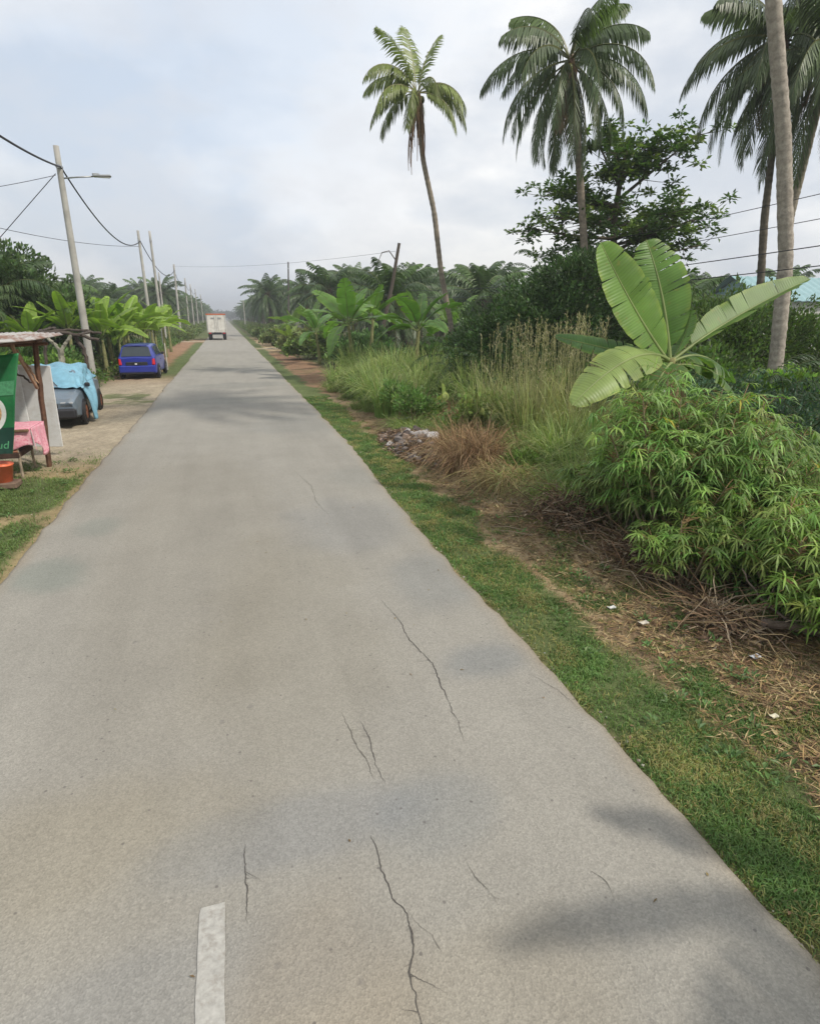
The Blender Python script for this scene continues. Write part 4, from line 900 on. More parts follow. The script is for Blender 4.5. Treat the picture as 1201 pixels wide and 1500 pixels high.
# ---------------- off-view banana plant whose leaves shade the road bottom right
root = empty('banana_plant', (3.72, .12, 0), 'banana plant just beyond the right edge, its leaf shadows crossing the road', 'banana plant')
MB().tube([(0, 0, -.05), (0, 0, .8), (0, .05, 1.5)], [.12, .10, .06], 10, (.20, .20, .09)).build('stem', M['bark'], root, smooth=True)
for k, (a, b, c, W) in enumerate((((0, .05, 1.5), (-.8, .10, 1.95), (-1.74, .24, 1.75), .21), ((0, .05, 1.5), (-.5, .45, 1.8), (-1.05, .85, 1.6), .24), ((0, .05, 1.4), (-.75, -.28, 1.7), (-1.40, -.22, 1.42), .60),
                                  ((0, 0, 1.5), (.5, -.3, 1.9), (1.0, -.5, 1.8), .5), ((0, 0, 1.5), (.3, -.6, 2.0), (.5, -1.3, 1.7), .5), ((0, 0, 1.5), (-.2, -.7, 1.7), (-.7, -1.5, 1.2), .5), ((0, 0, 1.5), (.3, -.3, 2.0), (.6, -.5, 2.2), .5))):
    mb = MB(); banana_leaf(mb, a, b, c, W, .2, .2, 11, (.11, .20, .04), seed=60+k, tipw=.9); mb.build('leaf', M['banana'], root, smooth=True)

# ---------------- house with teal roof
root = empty('house', (43.2, 40, 0), 'low house with a teal sheet roof glimpsed between the palm trunks', 'house')
w_ = MB()
w_.box((0, -2.9, 1.9), (9, .2, 3.8)); w_.box((0, 2.9, 1.9), (9, .2, 3.8)); w_.box((-4.4, 0, 1.9), (.2, 5.6, 3.8)); w_.box((4.4, 0, 1.9), (.2, 5.6, 3.8)); w_.build('wall', M['wall'], root)
rf = MB()
for sg in (-1, 1):
    nx = 61; xs = np.linspace(-5, 5, nx); zc = .03*np.cos(xs*30); top = np.stack([xs, xs*0, 5.6+zc], 1); bot = np.stack([xs, xs*0+sg*3.5, 3.7+zc], 1)
    v = np.concatenate([top, bot]); rf.add(v, [[k, k+1, nx+k+1, nx+k] for k in range(nx-1)]); rf.add(v-[0, 0, .05], [[k, k+1, nx+k+1, nx+k] for k in range(nx-1)])
rf.add([(-4.4, -2.9, 3.8), (-4.4, 2.9, 3.8), (-4.4, 0, 5.45)], None, [[0, 1, 2]]); rf.add([(4.4, -2.9, 3.8), (4.4, 2.9, 3.8), (4.4, 0, 5.45)], None, [[0, 1, 2]])
rf.build('roof', M['teal'], root)
for xx in (-2.6, 0, 2.6):
    fw = MB(); 
    for d_ in ((-.65, 0, .08, 1.3), (.65, 0, .08, 1.3), (0, -.6, 1.38, .08), (0, .6, 1.38, .08)): fw.box((xx+d_[0], -3.03, 2.0+d_[1]), (d_[2], .08, d_[3]))
    f_ = fw.build('window', M['white'], root); MB().box((xx, -3.012, 2.0), (1.22, .02, 1.12)).build('pane', M['glass'], f_)

# ================================================================== OIL PALMS
def oilpalm(h, n=40, nl=34, L=4.2, seed=0, col=(.055, .095, .032)):
    root = bpy.data.objects.new('oil_palm', None); COL.objects.link(root); tag(root, 'x', 'oil palm')
    tb, P = trunk_mb([(0, 0, -.1), (.05, 0, h*.5), (0, 0, h)], .34, .38, max(8, int(h*5)), (.10, .085, .06), .12, 9)
    for k in range(int(h*16)):   # old leaf bases
        a = k*2.4; z = .2+h*k/(h*16); p = np.array([.34*cos(a), .34*sin(a), z]); tb.tube([p, p+[.12*cos(a), .12*sin(a), .16]], [.07, .02], 4, (.13, .10, .07), cap=False)
    tb.build('trunk', M['bark'], root)
    o = palm_crown(n, L, .85, nl, .10, 1.45, -.85, (1.2, 1.7), .55, col, .5, .04, dead=1, start=.12).build('crown', M['palm'], root); o.location = (0, 0, h)
    return root
OP = [oilpalm(2.0), oilpalm(3.6), oilpalm(4.8), oilpalm(5.8)]
for o in OP: index_kids()
def op(k, x, y, label, group=None, s=1): return place(OP[k], (x, y, 0), RNG.uniform(0, 6.28), s*RNG.uniform(.92, 1.08), label, group)
# left near group
for k, x, y, s, lab in ((1, -9.6, 30, .85, 'large oil palm with a dark crown closest to the left edge, behind the stall'), (1, -8.6, 33.5, .72, 'oil palm right of the largest one in the dark left group'), (0, -7.4, 38, .8, 'low oil palm whose fronds reach the near concrete pole'),
                        (1, -13, 36, 1.0, 'oil palm at the back of the dark left group')): op(k, x, y, lab, None, s)
op(2, -12.5, 76, 'hazy oil palm with an open crown standing out above the left banana patch', None, .92)
op(3, 5.9, 88, 'isolated oil palm with an open crown beside the road on the right', None, 1.0)
GL = 'oil palms of the hazy plantation left of the road'; GR = 'oil palms of the plantation right of the road'
for r_ in range(26):
    y = 100+r_*11
    for c_ in range(5):
        x = -9.5-c_*9-(r_ % 2)*3
        if x < -.245*y-6 or (c_ > 2 and r_ > 14): continue
        op(3 if c_ < 2 else 2, x+RNG.uniform(-.7, .7), y+RNG.uniform(-1, 1), 'hazy distant oil palm in the rows left of the road', GL)
for r_ in range(20):
    y = 98+r_*13
    for c_ in range(3):
        op(3, 8.6+c_*9+(r_ % 2)*2+RNG.uniform(-.7, .7), y+RNG.uniform(-1, 1), 'hazy distant oil palm in the rows right of the road', GR+', far rows')
for r_ in range(6):
    y = 41+r_*8.5
    for c_ in range(7):
        x = 10.2+c_*7.8+(r_ % 2)*3.5
        if y > 70 and c_ > 5: continue
        if 36 < x < 46 and y < 46: continue
        op([1, 2, 2, 3, 3, 3][r_], x+RNG.uniform(-.8, .8), y+RNG.uniform(-.8, .8), 'oil palm in the dense rows behind the right hand banana plants', GR)
op(1, 16.5, 24, 'oil palm with yellowish fronds between the thicket and the slim dark palm trunk', None, .8)
op(0, 21, 26, 'low oil palm seen right of the slim dark palm trunk', None, 1.0)
# low scrub filling under the left palms
bl = [(0, 0, .6, 1.8, 1.5, 1.1), (2.0, 1.5, .6, 1.6, 1.3, .9), (-2.4, .8, .8, 1.8, 1.4, 1.2)]
bush_thing('green_bush', (-9.1, 25.5, 0), 'dark green bush behind the stall below the left oil palms', 'bush', bl, 8000, .18, .10, (.05, .09, .025), 8)
bl = [(0, 0, .5, 1.1, 1.0, .75), (1.2, 1.0, .5, 1.0, 1.0, .7)]
bush_thing('green_bush', (-7.0, 22.5, 0), 'bright green bush behind the branch frame', 'bush', bl, 4000, .15, .09, (.09, .15, .03), 6)
bl = [(0, 0, .4, .5, .5, .5), (.6, .4, .35, .5, .5, .45)]
bush_thing('green_bush', (-6.3, 30, 0), 'small bush with pale dusty leaves at the left side of the blue car', 'bush', bl, 1300, .12, .07, (.10, .12, .06), 4)
bl = [(0, 0, 3.0, 2.6, 2.2, 2.3), (2.2, -.6, 2.0, 1.7, 1.8, 1.8), (-2.2, .4, 3.4, 2.2, 2.0, 2.4), (.6, -.8, 1.2, 2.4, 1.8, 1.2)]
def palmy(mb):
    for _ in range(34):
        b = bl[RNG.integers(4)]; a = RNG.uniform(0, 2*pi); frond(mb, np.array(b[:3])+[cos(a)*b[3]*.5, sin(a)*b[4]*.5, b[5]*RNG.uniform(.0, .8)], a, RNG.uniform(.4, 1.1), 2.2, 1.7, 26, .5, .07, .5, (.09, .14, .05), (.1, .12, .04), rr=.02)
bush_thing('dense_tree', (-9.4, 31, 0), 'rounded mass of dense dark foliage at the left edge behind the stall', 'tree', bl, 22000, .24, .11, (.042, .070, .024), 10, extra=palmy)
# far mass at the end of the road
fm = MB()
for x0, x1, y0, y1, n in ((-160, -12, 390, 520, 9000), (12, 170, 360, 500, 9000), (-170, 170, 640, 700, 9000), (40, 200, 120, 330, 8000), (-140, -50, 150, 360, 7000)):
    x = RNG.uniform(x0, x1, n); y = RNG.uniform(y0, y1, n); z = (6+3.5*vnoise(x, y, .12, 111))*RNG.random(n)**.4
    fm.leaves(np.stack([x, y, z], 1), nrm(RNG.normal(size=(n, 3))*np.array([1, 1, .4])), 4.2, 1.3, colv((.04, .065, .03), n, .35))
tag(fm.build('far_plantation', M['leaf']), kind='stuff')

# ================================================================== LEFT BANANA PATCH
bp = []
for k in range(3):
    root = bpy.data.objects.new('banana_plant', None); COL.objects.link(root); tag(root, 'x', 'banana plant')
    banana_plant(root, 1.35+.15*k, 9, 1.75, .42, (.21, .33, .05), seed=40+k*3, nu=12, spread=.62, tears=4); bp.append(root)
LG = 'lime green banana plants behind the blue car'
for k, (x, y, s) in enumerate(((-4.9, 31.5, 1.0), (-5.9, 32, 1.1), (-4.1, 34, 1.0), (-5.2, 35, 1.15), (-3.9, 37.5, 1.0), (-6.6, 30, 1.0), (-4.6, 40, 1.1), (-6.2, 37, 1.15), (-3.95, 43, 1.05), (-5.0, 46, 1.2), (-7.2, 34, 1.0), (-4.2, 50, 1.1), (-6.3, 43, 1.2), (-7.6, 28, .9), (-6.3, 28.6, 1.0), (-5.3, 29.8, 1.05), (-4.7, 33, 1.1), (-5.7, 33.6, 1.15), (-4.3, 35.8, 1.1), (-6.9, 31.6, 1.1), (-7.6, 30.2, 1.05), (-8.2, 32, 1.1))):
    place(bp[k % 3], (x, y, 0), RNG.uniform(0, 6.28), s*RNG.uniform(1.02, 1.2), 'lime green banana plant in the patch behind the blue car', LG)

# ================================================================== POLES AND CABLES
def cpole(x, y, top, lean, r0, r1, label, group=None, col=(.36, .35, .32)):
    root = empty('utility_pole', (x, y, 0), label, 'utility pole', group)
    t = np.linspace(0, 1, 16)[:, None]; P = np.array([0, 0, -.1])*(1-t)+np.array([lean[0], lean[1], top])*t
    MB().tube(P, np.linspace(r0, r1, 16), 14, np.array(col)*(.85+.3*RNG.random((16, 1)))).build('pole', M['concrete'], root, smooth=True)
    c = MB(); c.box((lean[0]*.92, lean[1]*.92-.11, top*.92), (.10, .07, .12), (.1, .1, .1)); c.box((lean[0]*.92, lean[1]*.92, top*.92), (r1*2.3, r1*2.3, .05), (.12, .12, .12)); c.build('clamp', M['galv'], root)
    return root
p1 = cpole(-5.35, 26.9, 8.4, (.06, 0), .15, .095, 'nearest concrete utility pole, carrying the street light, beside the tarpaulin covered car')
MB().tube([(.05, 0, 7.35), (.6, -.02, 7.42), (1.15, -.04, 7.47)], .028, 8, (.35, .35, .35)).build('lamp_arm', M['galv'], p1, smooth=True)
lh = MB(); lh.bbox((1.45, -.05, 7.50), (.62, .22, .075), .03, rot=(0, -.05, 0)); lh.bbox((1.25, -.05, 7.54), (.25, .16, .07), .02); lmp = lh.build('lamp_head', M['galv'], p1)
MB().box((1.5, -.05, 7.455), (.42, .16, .012)).build('lens', M['white'], lmp)
for x, y, h, ln, r, lab in ((-5.42, 50, 8.45, (-.02, 0), .13, 'concrete utility pole, left one of the close pair above the banana patch'), (-5.15, 55.5, 9.1, (-.03, 0), .13, 'concrete utility pole, right one of the close pair above the banana patch'),
                            (-6.6, 74, 7.2, (.1, 0), .11, 'thin pale utility pole between the close pair and the wooden cross armed pole'), (-5.4, 80, 8.5, (.15, 0), .15, 'concrete utility pole with cables just right of the left banana patch'),
                            (-5.6, 103, 8.3, (.2, 0), .14, 'hazy concrete pole, first of the distant row left of the road'), (-5.6, 120, 8.2, (.1, 0), .14, 'hazy concrete pole, second of the distant row left of the road'),
                            (-5.6, 139, 8.2, (.1, 0), .14, 'hazy concrete pole, third of the distant row left of the road'), (-5.5, 168, 8.2, (0, 0), .14, 'hazy concrete pole, farthest of the distant row left of the road'),
                            (6.5, 68, 8.1, (.45, 0), .11, 'leaning dark roadside pole right of the isolated oil palm'), (3.9, 132, 5.8, (0, 0), .13, 'short pale roadside post far off on the right of the road')):
    cpole(x, y, h, ln, r, r*.65, lab, col=(.10, .09, .08) if 'dark' in lab else (.36, .35, .32))
MB_ = None
def cable(a, b, sag, r, label, cat='cable'):
    a, b = np.array(a, float), np.array(b, float); t = np.linspace(0, 1, 40)[:, None]; P = a*(1-t)+b*t - UPV*sag*4*t*(1-t)
    tag(MB().tube(P, r, 6, (.03, .03, .03)).build('overhead_cable', M['cable'], smooth=True), label, cat)
A1 = (-5.22, 26.78, 7.7); A2 = (-5.36, 49.9, 7.75)
cable((-5.3, 2, 7.9), A1, .9, .032, 'thick black cable coming from the left edge to the nearest utility pole')
cable(A1, A2, 1.15, .032, 'thick sagging black cable between the nearest utility pole and the close pair')
cable(A2, (-5.28, 79.9, 7.8), 1.3, .032, 'sagging black cable from the close pair of poles to the pole right of the bananas')
cable((-5.28, 79.9, 7.8), (-5.42, 102.9, 7.6), .9, .03, 'cable onward from the pole right of the bananas to the hazy distant row')
cable((-5.42, 102.9, 7.6), (-5.5, 119.9, 7.6), .7, .03, 'far cable between the first two hazy distant poles')
cable((-5.5, 119.9, 7.6), (-5.5, 138.9, 7.6), .7, .03, 'far cable between the second and third hazy distant poles')
cable((-5.45, 26.9, 7.5), (-13, 27.2, .02), 0, .014, 'thin straight stay wire slanting down left from the nearest utility pole')
cable((-5.45, 26.9, 7.45), (-14, 27, 6.1), .25, .010, 'thin service wire running left from the nearest utility pole')
cable((-12, 22, 6.6), (-5.5, 50, 7.4), .6, .014, 'long thin wire behind the nearest pole, from the left edge to the close pair')
cable((-5.25, 79.9, 8.3), (11.0, 40, 6.6), .4, .009, 'faint wire crossing high over the road to the right hand oil palms')
for z, x, lab in ((5.35, 13.2, 'topmost of the four wires crossing the right side trees'), (4.82, 13.2, 'second wire down of the four crossing the right side trees')):
    cable((x, -6, z+.5), (x, 24, z-.25), .25, .009, lab)
for z, x, lab in ((3.62, 9.0, 'third wire down of the four, passing in front of the thick grey palm trunk'), (3.32, 9.0, 'lowest of the four wires, passing over the long sideways banana leaf')):
    cable((x, -6, z+.55), (x+.3, 33, z+.3), .55, .009, lab)

# ================================================================== VEHICLES
def car(loc, rz, label, paint, st, name='parked_car', wheels=((.62, .27), (2.95, .27)), tread=.70, rear_face=True, covered=False, rimmat='galv', W=1.0):
    """st: stations along +y (rear at 0): (y, sill z, belt z, top z, half width sill/belt, half width top)"""
    root = empty(name, loc, label, 'car', rz=rz)
    S = np.array(st, float)
    def prof(sv):
        y, zs, zb, zt, wb, wt = [np.interp(sv, S[:, 0], S[:, k]) for k in range(6)]
        return y, zs, zb, zt, wb, wt
    pv = np.array([0, .08, .30, .42, .47, .92, 1.0, 1.25])    # 0 under, sill, bulge, belt, ... roof centre
    def f(sv, v):
        y, zs, zb, zt, wb, wt = prof(sv); keys = np.array([0, .1, .35, .5, .9, 1.0, 1.3])
        Z = np.stack([zs, zs+.06, zs+(zb-zs)*.55, zb, zt-.06*(zt-zb > .1), zt-.015, zt+.012], 0); X = np.stack([wb*.90, wb*.98, wb, wb*.965, wt+.02, wt*.86, wt*0], 0)
        vi = np.clip(np.abs(v)*1.3, 0, 1.3); k = np.clip(np.searchsorted(keys, vi, side='right')-1, 0, 5); fr = (vi-keys[k])/(keys[k+1]-keys[k]); idx = np.arange(len(vi))
        return np.stack([np.sign(v)*((1-fr)*X[k, idx]+fr*X[k+1, idx]), y, (1-fr)*Z[k, idx]+fr*Z[k+1, idx]], 1)
    body = MB(); nv = np.array([0, .1, .22, .35, .5, .7, .9, .95, 1.0, 1.15, 1.3])/1.3
    for sg in (-1, 1):
        sv = np.unique(np.concatenate([S[:, 0], np.linspace(S[0, 0], S[-1, 0], 28)])); A_, B_ = np.meshgrid(sv, nv, indexing='ij'); V = f(A_.ravel(), np.where(B_.ravel() == 0, 1e-9, B_.ravel())*sg)
        m = len(nv); i, j = np.meshgrid(np.arange(len(sv)-1), np.arange(m-1), indexing='ij'); body.add(V, np.stack([i*m+j, (i+1)*m+j, (i+1)*m+j+1, i*m+j+1], -1).reshape(-1, 4))
    for yv in (S[0, 0], S[-1, 0]):      # end caps
        nvv = np.concatenate([-nv[::-1], nv]); V = f(np.full(len(nvv), yv), np.where(np.abs(nvv) < 1e-6, 1e-9*np.sign(nvv+1e-12), nvv)); c = V.mean(0)
        body.add(np.concatenate([V, [c]]), None, [[k, k+1, len(V)] for k in range(len(V)-1)]+[[len(V)-1, 0, len(V)]])
    body.build('body', paint, root, smooth=False)
    def panel(name, s0, s1, v0, v1, mat, off=.008, t0=None, t1=None):
        mb = MB(); mb2 = lambda u, v: f(u, v)
        u = np.linspace(0, 1, 6); v = np.linspace(0, 1, 6); U, Vv = np.meshgrid(u, v, indexing='ij'); sv = s0+(s1-s0)*U+((t0 or 0)*(1-U)+(t1 or 0)*U)*Vv; vv = v0+(v1-v0)*Vv
        P = f(sv.ravel(), vv.ravel()); e = 1e-3; du = f(sv.ravel()+e, vv.ravel())-P; dv = f(sv.ravel(), vv.ravel()+e)-P; nn = nrm(np.cross(du, dv)); cen = np.array([0, S[:, 0].mean(), .6]); sgn = np.sign(np.sum(nn*(P-cen), 1).mean()); P = P+nn*sgn*off
        i, j = np.meshgrid(np.arange(5), np.arange(5), indexing='ij'); mb.add(P, np.stack([i*6+j, (i+1)*6+j, (i+1)*6+j+1, i*6+j+1], -1).reshape(-1, 4)); return mb.build(name, mat, root, smooth=True)
    for (wy, wr) in wheels:
        for sg in (-1, 1):
            a = np.linspace(0, 2*pi, 29); xo = sg*tread
            ar = MB(); ar.tube([(sg*(tread+.045)-sg*.02, wy, wr+.01), (sg*(tread+.088), wy, wr+.01)], wr+.055, 24); ar.build('wheel_arch', M['blackplastic'], root)
            ty = MB(); xs = np.array([-.09, -.075, -.05, .05, .075, .09]); ty.tube([(xo+sg*.03+q, wy, wr) for q in xs], [wr*.8, wr*.95, wr, wr, wr*.95, wr*.8], 26, cap=False)
            tyre = ty.build('wheel', M['rubber'], root, smooth=True)
            rm_ = MB(); rm_.tube([(xo+sg*.03-.02, wy, wr), (xo+sg*.098, wy, wr)], wr*.66, 20)
            for q in range(8):
                an = q*pi/4; rm_.box((xo+sg*.102, wy+wr*.38*cos(an), wr+wr*.38*sin(an)), (.015, wr*.5, .03), rot=(an, 0, 0))
            rm_.tube([(xo+sg*.09, wy, wr), (xo+sg*.112, wy, wr)], wr*.15, 10); rm_.build('rim', M[rimmat], tyre)
    return root, panel, f
# blue hatchback, rear towards the camera
ST = [(0, .28, .80, .86, .70, .64), (.05, .20, .84, .90, .735, .64), (.12, .19, .88, 1.02, .75, .62), (.32, .19, .90, 1.34, .76, .56), (.5, .19, .90, 1.39, .765, .555), (1.3, .19, .90, 1.43, .775, .56), (2.0, .19, .88, 1.41, .775, .56), (2.25, .19, .87, 1.33, .775, .56), (2.75, .19, .86, .95, .77, .60), (3.2, .2, .80, .86, .75, .60), (3.5, .22, .70, .76, .71, .56), (3.6, .28, .60, .64, .64, .5)]
root, pan, f = car((-3.78, 28.0, 0), R(-1.5), 'blue hatchback parked on the dirt shoulder, its rear with red lights facing the camera', M['blue'], ST)
for sg in (-1, 1):
    pan('side_window', .62, 1.28, .42*sg, .66*sg, M['glass']); pan('side_window', 1.36, 2.3, .42*sg, .66*sg, M['glass'], t1=-.15)
    for a_, b_ in ((.55, 1.32), (1.33, 2.35)):
        pass
    MB().bbox((sg*.80, 2.18, .95), (.14, .08, .11), .03).build('wing_mirror', M['blackplastic'], root)
    MB().bbox((sg*.66, .03, .70), (.13, .10, .28), .03, rot=(-.12, 0, 0)).build('tail_light', M['red'], root)
    MB().bbox((sg*.785, 1.5, .74), (.02, .12, .025), .008).build('door_handle', M['blackplastic'], root)
rw = MB(); rw.add([(-.60, .045, .93), (.60, .045, .93), (.50, .262, 1.31), (-.50, .262, 1.31)], [[0, 1, 2, 3]]); rw.build('rear_window', M['glass'], root)
MB().bbox((0, -.02, .40), (1.46, .16, .30), .04).build('bumper', M['blue'], root)
MB().bbox((0, -.035, .62), (.86, .05, .16), .02).build('plate_recess', M['blackplastic'], root)
MB().box((-.03, -.078, .62), (.09, .006, .06)).build('plate_mark', M['white'], root)
pl = MB().bbox((0, -.066, .62), (.40, .012, .115), .003).build('number_plate', M['plate'], root)
MB().box((0, -.02, .235), (1.30, .12, .07)).build('rear_valance', M['blackplastic'], root)
MB().bbox((0, .28, 1.37), (.9, .10, .03), .01).build('roof_spoiler', M['blue'], root)
MB().tube([(0, .12, .93), (.25, .16, 1.02)], .008, 5).build('wiper', M['blackplastic'], root)
# tarpaulin-covered car, bonnet towards the camera (front at local y = L)
ST2 = [(0, .30, .80, .84, .70, .6), (.1, .20, .86, .92, .76, .6), (.6, .19, .90, 1.02, .80, .60), (.95, .19, .92, 1.33, .81, .57), (1.3, .19, .92, 1.39, .815, .57), (2.2, .19, .91, 1.39, .815, .57), (2.5, .19, .90, 1.32, .815, .57), (3.05, .19, .88, .95, .81, .66), (3.6, .20, .80, .86, .79, .64), (3.95, .24, .70, .74, .76, .6), (4.05, .32, .60, .64, .70, .55)]
root, pan, f2 = car((-4.40, 19.45, 0), R(180+2), 'old silver car facing the camera, half covered by a blue tarpaulin', M['silverblue'], ST2, wheels=((.75, .29), (3.25, .29)), tread=.74, rimmat='rust')
for sg in (-1, 1):
    pan('side_window', .98, 1.7, .42*sg, .66*sg, M['glass'], t0=.1); pan('side_window', 1.78, 2.7, .42*sg, .66*sg, M['glass'], t1=-.2)
    MB().bbox((sg*.52, 4.0, .58), (.34, .10, .16), .03).build('headlight', M['galv'], root)
    MB().bbox((sg*.86, 2.7, .97), (.14, .08, .12), .03).build('wing_mirror', M['blackplastic'], root)
MB().bbox((0, 4.05, .36), (1.48, .20, .26), .05).build('bumper', M['blackplastic'], root)
MB().bbox((0, 4.06, .57), (.66, .04, .10), .01).build('grille', M['blackplastic'], root)
root.scale = (.9, .92, .9)
wm = MB(); wm.add([(-.60, 3.02, .975), (.60, 3.02, .975), (.5, 2.52, 1.33), (-.5, 2.52, 1.33)], [[0, 1, 2, 3]]); wm.build('windscreen', M['glass'], root)
# tarpaulin draped over it
tp = MB()
def tarpf(u, v):      # u along the car 0..1 (rear->bonnet), v across -1..1
    s = .75+2.55*u; side = v; vv = np.clip(1-np.abs(side)*.78, .0, 1); P = f2(s, np.where(side >= 0, 1, -1)*(vv*1.0+1e-6))
    out = np.stack([np.sign(side)*np.clip(np.abs(side)*1.2, 0, 1), 0*u, .9-.6*np.abs(side)], 1)
    wr = .05+.045*np.sin(u*21+3*side+2*np.sin(side*7))+.035*np.sin(side*17+u*6)+.02*np.sin(u*43+side*31)
    P = P + nrm(out)*wr[:, None]; P[:, 2] += .01
    return P
side_end = .72
grid(tp, tarpf, .12, 1.0, -side_end, .80, 46, 44, (.2, .5, .7))
# corner flap hanging to the ground at the front wheel on the road side (local -x is the road side after the half turn)
def flap(u, v):
    top = tarpf(.30+.66*u, np.full_like(u, -side_end)); b = np.array([-1.0, 2.95, .03]); P = top*(1-v)[:, None]+(b+np.stack([0*u, (u-.5)*.30, 0*u], 1))*v[:, None]
    P[:, 0] -= .05*np.sin(u*9+v*4)*v + .06*np.sin(v*pi); return P
grid(tp, flap, 0, 1, 0, 1, 14, 16, (.2, .5, .7))
o = tp.build('tarpaulin', M['tarp'], smooth=True, loc=root.location); o.rotation_euler = root.rotation_euler; o.scale = root.scale
sol = o.modifiers.new('thickness', 'SOLIDIFY'); sol.thickness = .006
tag(o, 'wrinkled light blue tarpaulin draped over the parked silver car', 'tarpaulin')

# lorry
root = empty('lorry', (-1.02, 74.5, 0), 'small box lorry with a cream body and orange top rail driving away on the road', 'lorry')
b = MB(); b.bbox((0, 2.1, 1.84), (2.14, 4.2, 1.98), .03); b.build('cargo_box', M['lorrybox'], root)
MB().bbox((0, .0, 2.86), (2.16, .10, .12), .02).build('top_rail', M['orange'], root)
d = MB(); d.box((0, -.012, 1.85), (.03, .02, 1.8))
for sg in (-1, 1): d.box((sg*.98, -.012, 1.85), (.05, .02, 1.9)); d.box((sg*.18, -.02, 1.85), (.025, .03, 1.7))
d.build('rear_door_bar', M['galv'], root)
for sg in (-1, 1):
    MB().box((sg*.36, -.018, 2.42), (.42, .012, .16)).build('door_panel_mark', M['galv'], root)
ch = MB(); ch.box((0, 2.6, .72), (.8, 5.4, .2)); ch.box((0, -.05, .70), (1.9, .08, .14)); ch.build('chassis', M['blackplastic'], root)
cb = MB(); cb.bbox((0, 5.1, 1.35), (1.8, 1.5, 1.7), .12); cb.build('cab', M['white'], root)
for sg in (-1, 1):
    MB().box((sg*.78, -.10, .78), (.24, .04, .11)).build('tail_light', M['red'], root)
    MB().box((sg*.8, .35, .45), (.4, .02, .45)).build('mud_flap', M['rubber'], root)
    for y_ in (1.0, 4.9):
        wh = MB(); q = sg*.82; wh.tube([(q-.17, y_, .38), (q-.13, y_, .38), (q+.13, y_, .38), (q+.17, y_, .38)], [.33, .38, .38, .33], 20); wo = wh.build('wheel', M['rubber'], root, smooth=False)
        MB().tube([(q+sg*.16, y_, .38), (q+sg*.18, y_, .38)], .2, 14).build('rim', M['galv'], wo)

# ================================================================== STALL
root = empty('market_stall', (-3.3, 10.6, 0), 'roadside timber stall with a sagging corrugated sheet roof at the left edge', 'stall')
def L(p): return np.array(p, float)-np.array([-3.3, 10.6, 0])
def beam(name, a, b, r, col=(.13, .07, .045), nseg=6, mat='wood'):
    t = np.linspace(0, 1, 10)[:, None]; P = L(a)*(1-t)+L(b)*t+RNG.normal(size=(10, 3))*.006; return MB().tube(P, r, nseg, np.array(col)*(.8+.4*RNG.random((10, 1)))).build(name, M[mat], root)
beam('post', (-3.28, 11.7, -.08), (-3.14, 11.75, 2.12), .045)
beam('post', (-3.25, 8.95, -.08), (-3.16, 9.0, 2.2), .04)
beam('post', (-4.9, 11.7, -.08), (-4.9, 11.75, 1.95), .045); beam('post', (-4.9, 9.0, -.08), (-4.9, 9.0, 2.0), .045)
beam('rail', (-3.16, 8.7, 2.16), (-3.14, 12.1, 2.12), .035); beam('rail', (-4.9, 8.7, 2.0), (-4.9, 12.1, 1.97), .035); beam('rail', (-5.1, 11.75, 2.02), (-2.95, 11.75, 2.08), .03)
beam('brace', (-3.18, 11.7, 1.42), (-3.42, 11.7, 1.98), .02, (.35, .22, .14)); beam('brace', (-3.20, 11.68, 1.38), (-3.5, 11.68, 1.62), .018, (.08, .07, .06))
beam('brace', (-3.21, 11.66, 1.35), (-3.27, 11.0, 2.12), .03, (.33, .21, .14))
rfm = MB(); nx, ny = 90, 14; xs = np.linspace(-5.3, -2.82, nx); ys = np.linspace(8.6, 12.35, ny); A_, B_ = np.meshgrid(xs, ys, indexing='ij')
Z = 2.20 + .02*np.cos(B_*90*0+A_*70) + .07*(A_+3.3)*.6 - .05*np.sin((B_-8.6)*1.0) + .02*RNG.normal(size=(1, ny))*0 + .03*np.sin(A_*3+B_)
Vt = np.stack([A_, B_, Z], -1).reshape(-1, 3)-np.array([-3.3, 10.6, 0]); i, j = np.meshgrid(np.arange(nx-1), np.arange(ny-1), indexing='ij'); F = np.stack([i*ny+j, (i+1)*ny+j, (i+1)*ny+j+1, i*ny+j+1], -1).reshape(-1, 4)
rfm.add(Vt, F); o = rfm.build('roof', M['corr'], root, smooth=True); so_ = o.modifiers.new('thickness', 'SOLIDIFY'); so_.thickness = .012
tb = MB(); tb.bbox(L((-3.86, 11.2, .76)), (1.28, .85, .04), .008, (.2, .13, .08)); tb.build('counter', M['wood'], root)
for x_, y_ in ((-3.45, 10.85), (-3.45, 11.55), (-4.5, 10.85), (-4.5, 11.55)): beam('counter_leg', (x_, y_, -.05), (x_, y_, .75), .022, (.28, .23, .17))
beam('counter_rail', (-3.45, 10.85, .42), (-4.5, 10.85, .40), .03, (.45, .2, .13)); MB().bbox(L((-3.98, 11.2, .36)), (1.1, .75, .10), .01, (.08, .05, .04)).build('shelf', M['wood'], root)
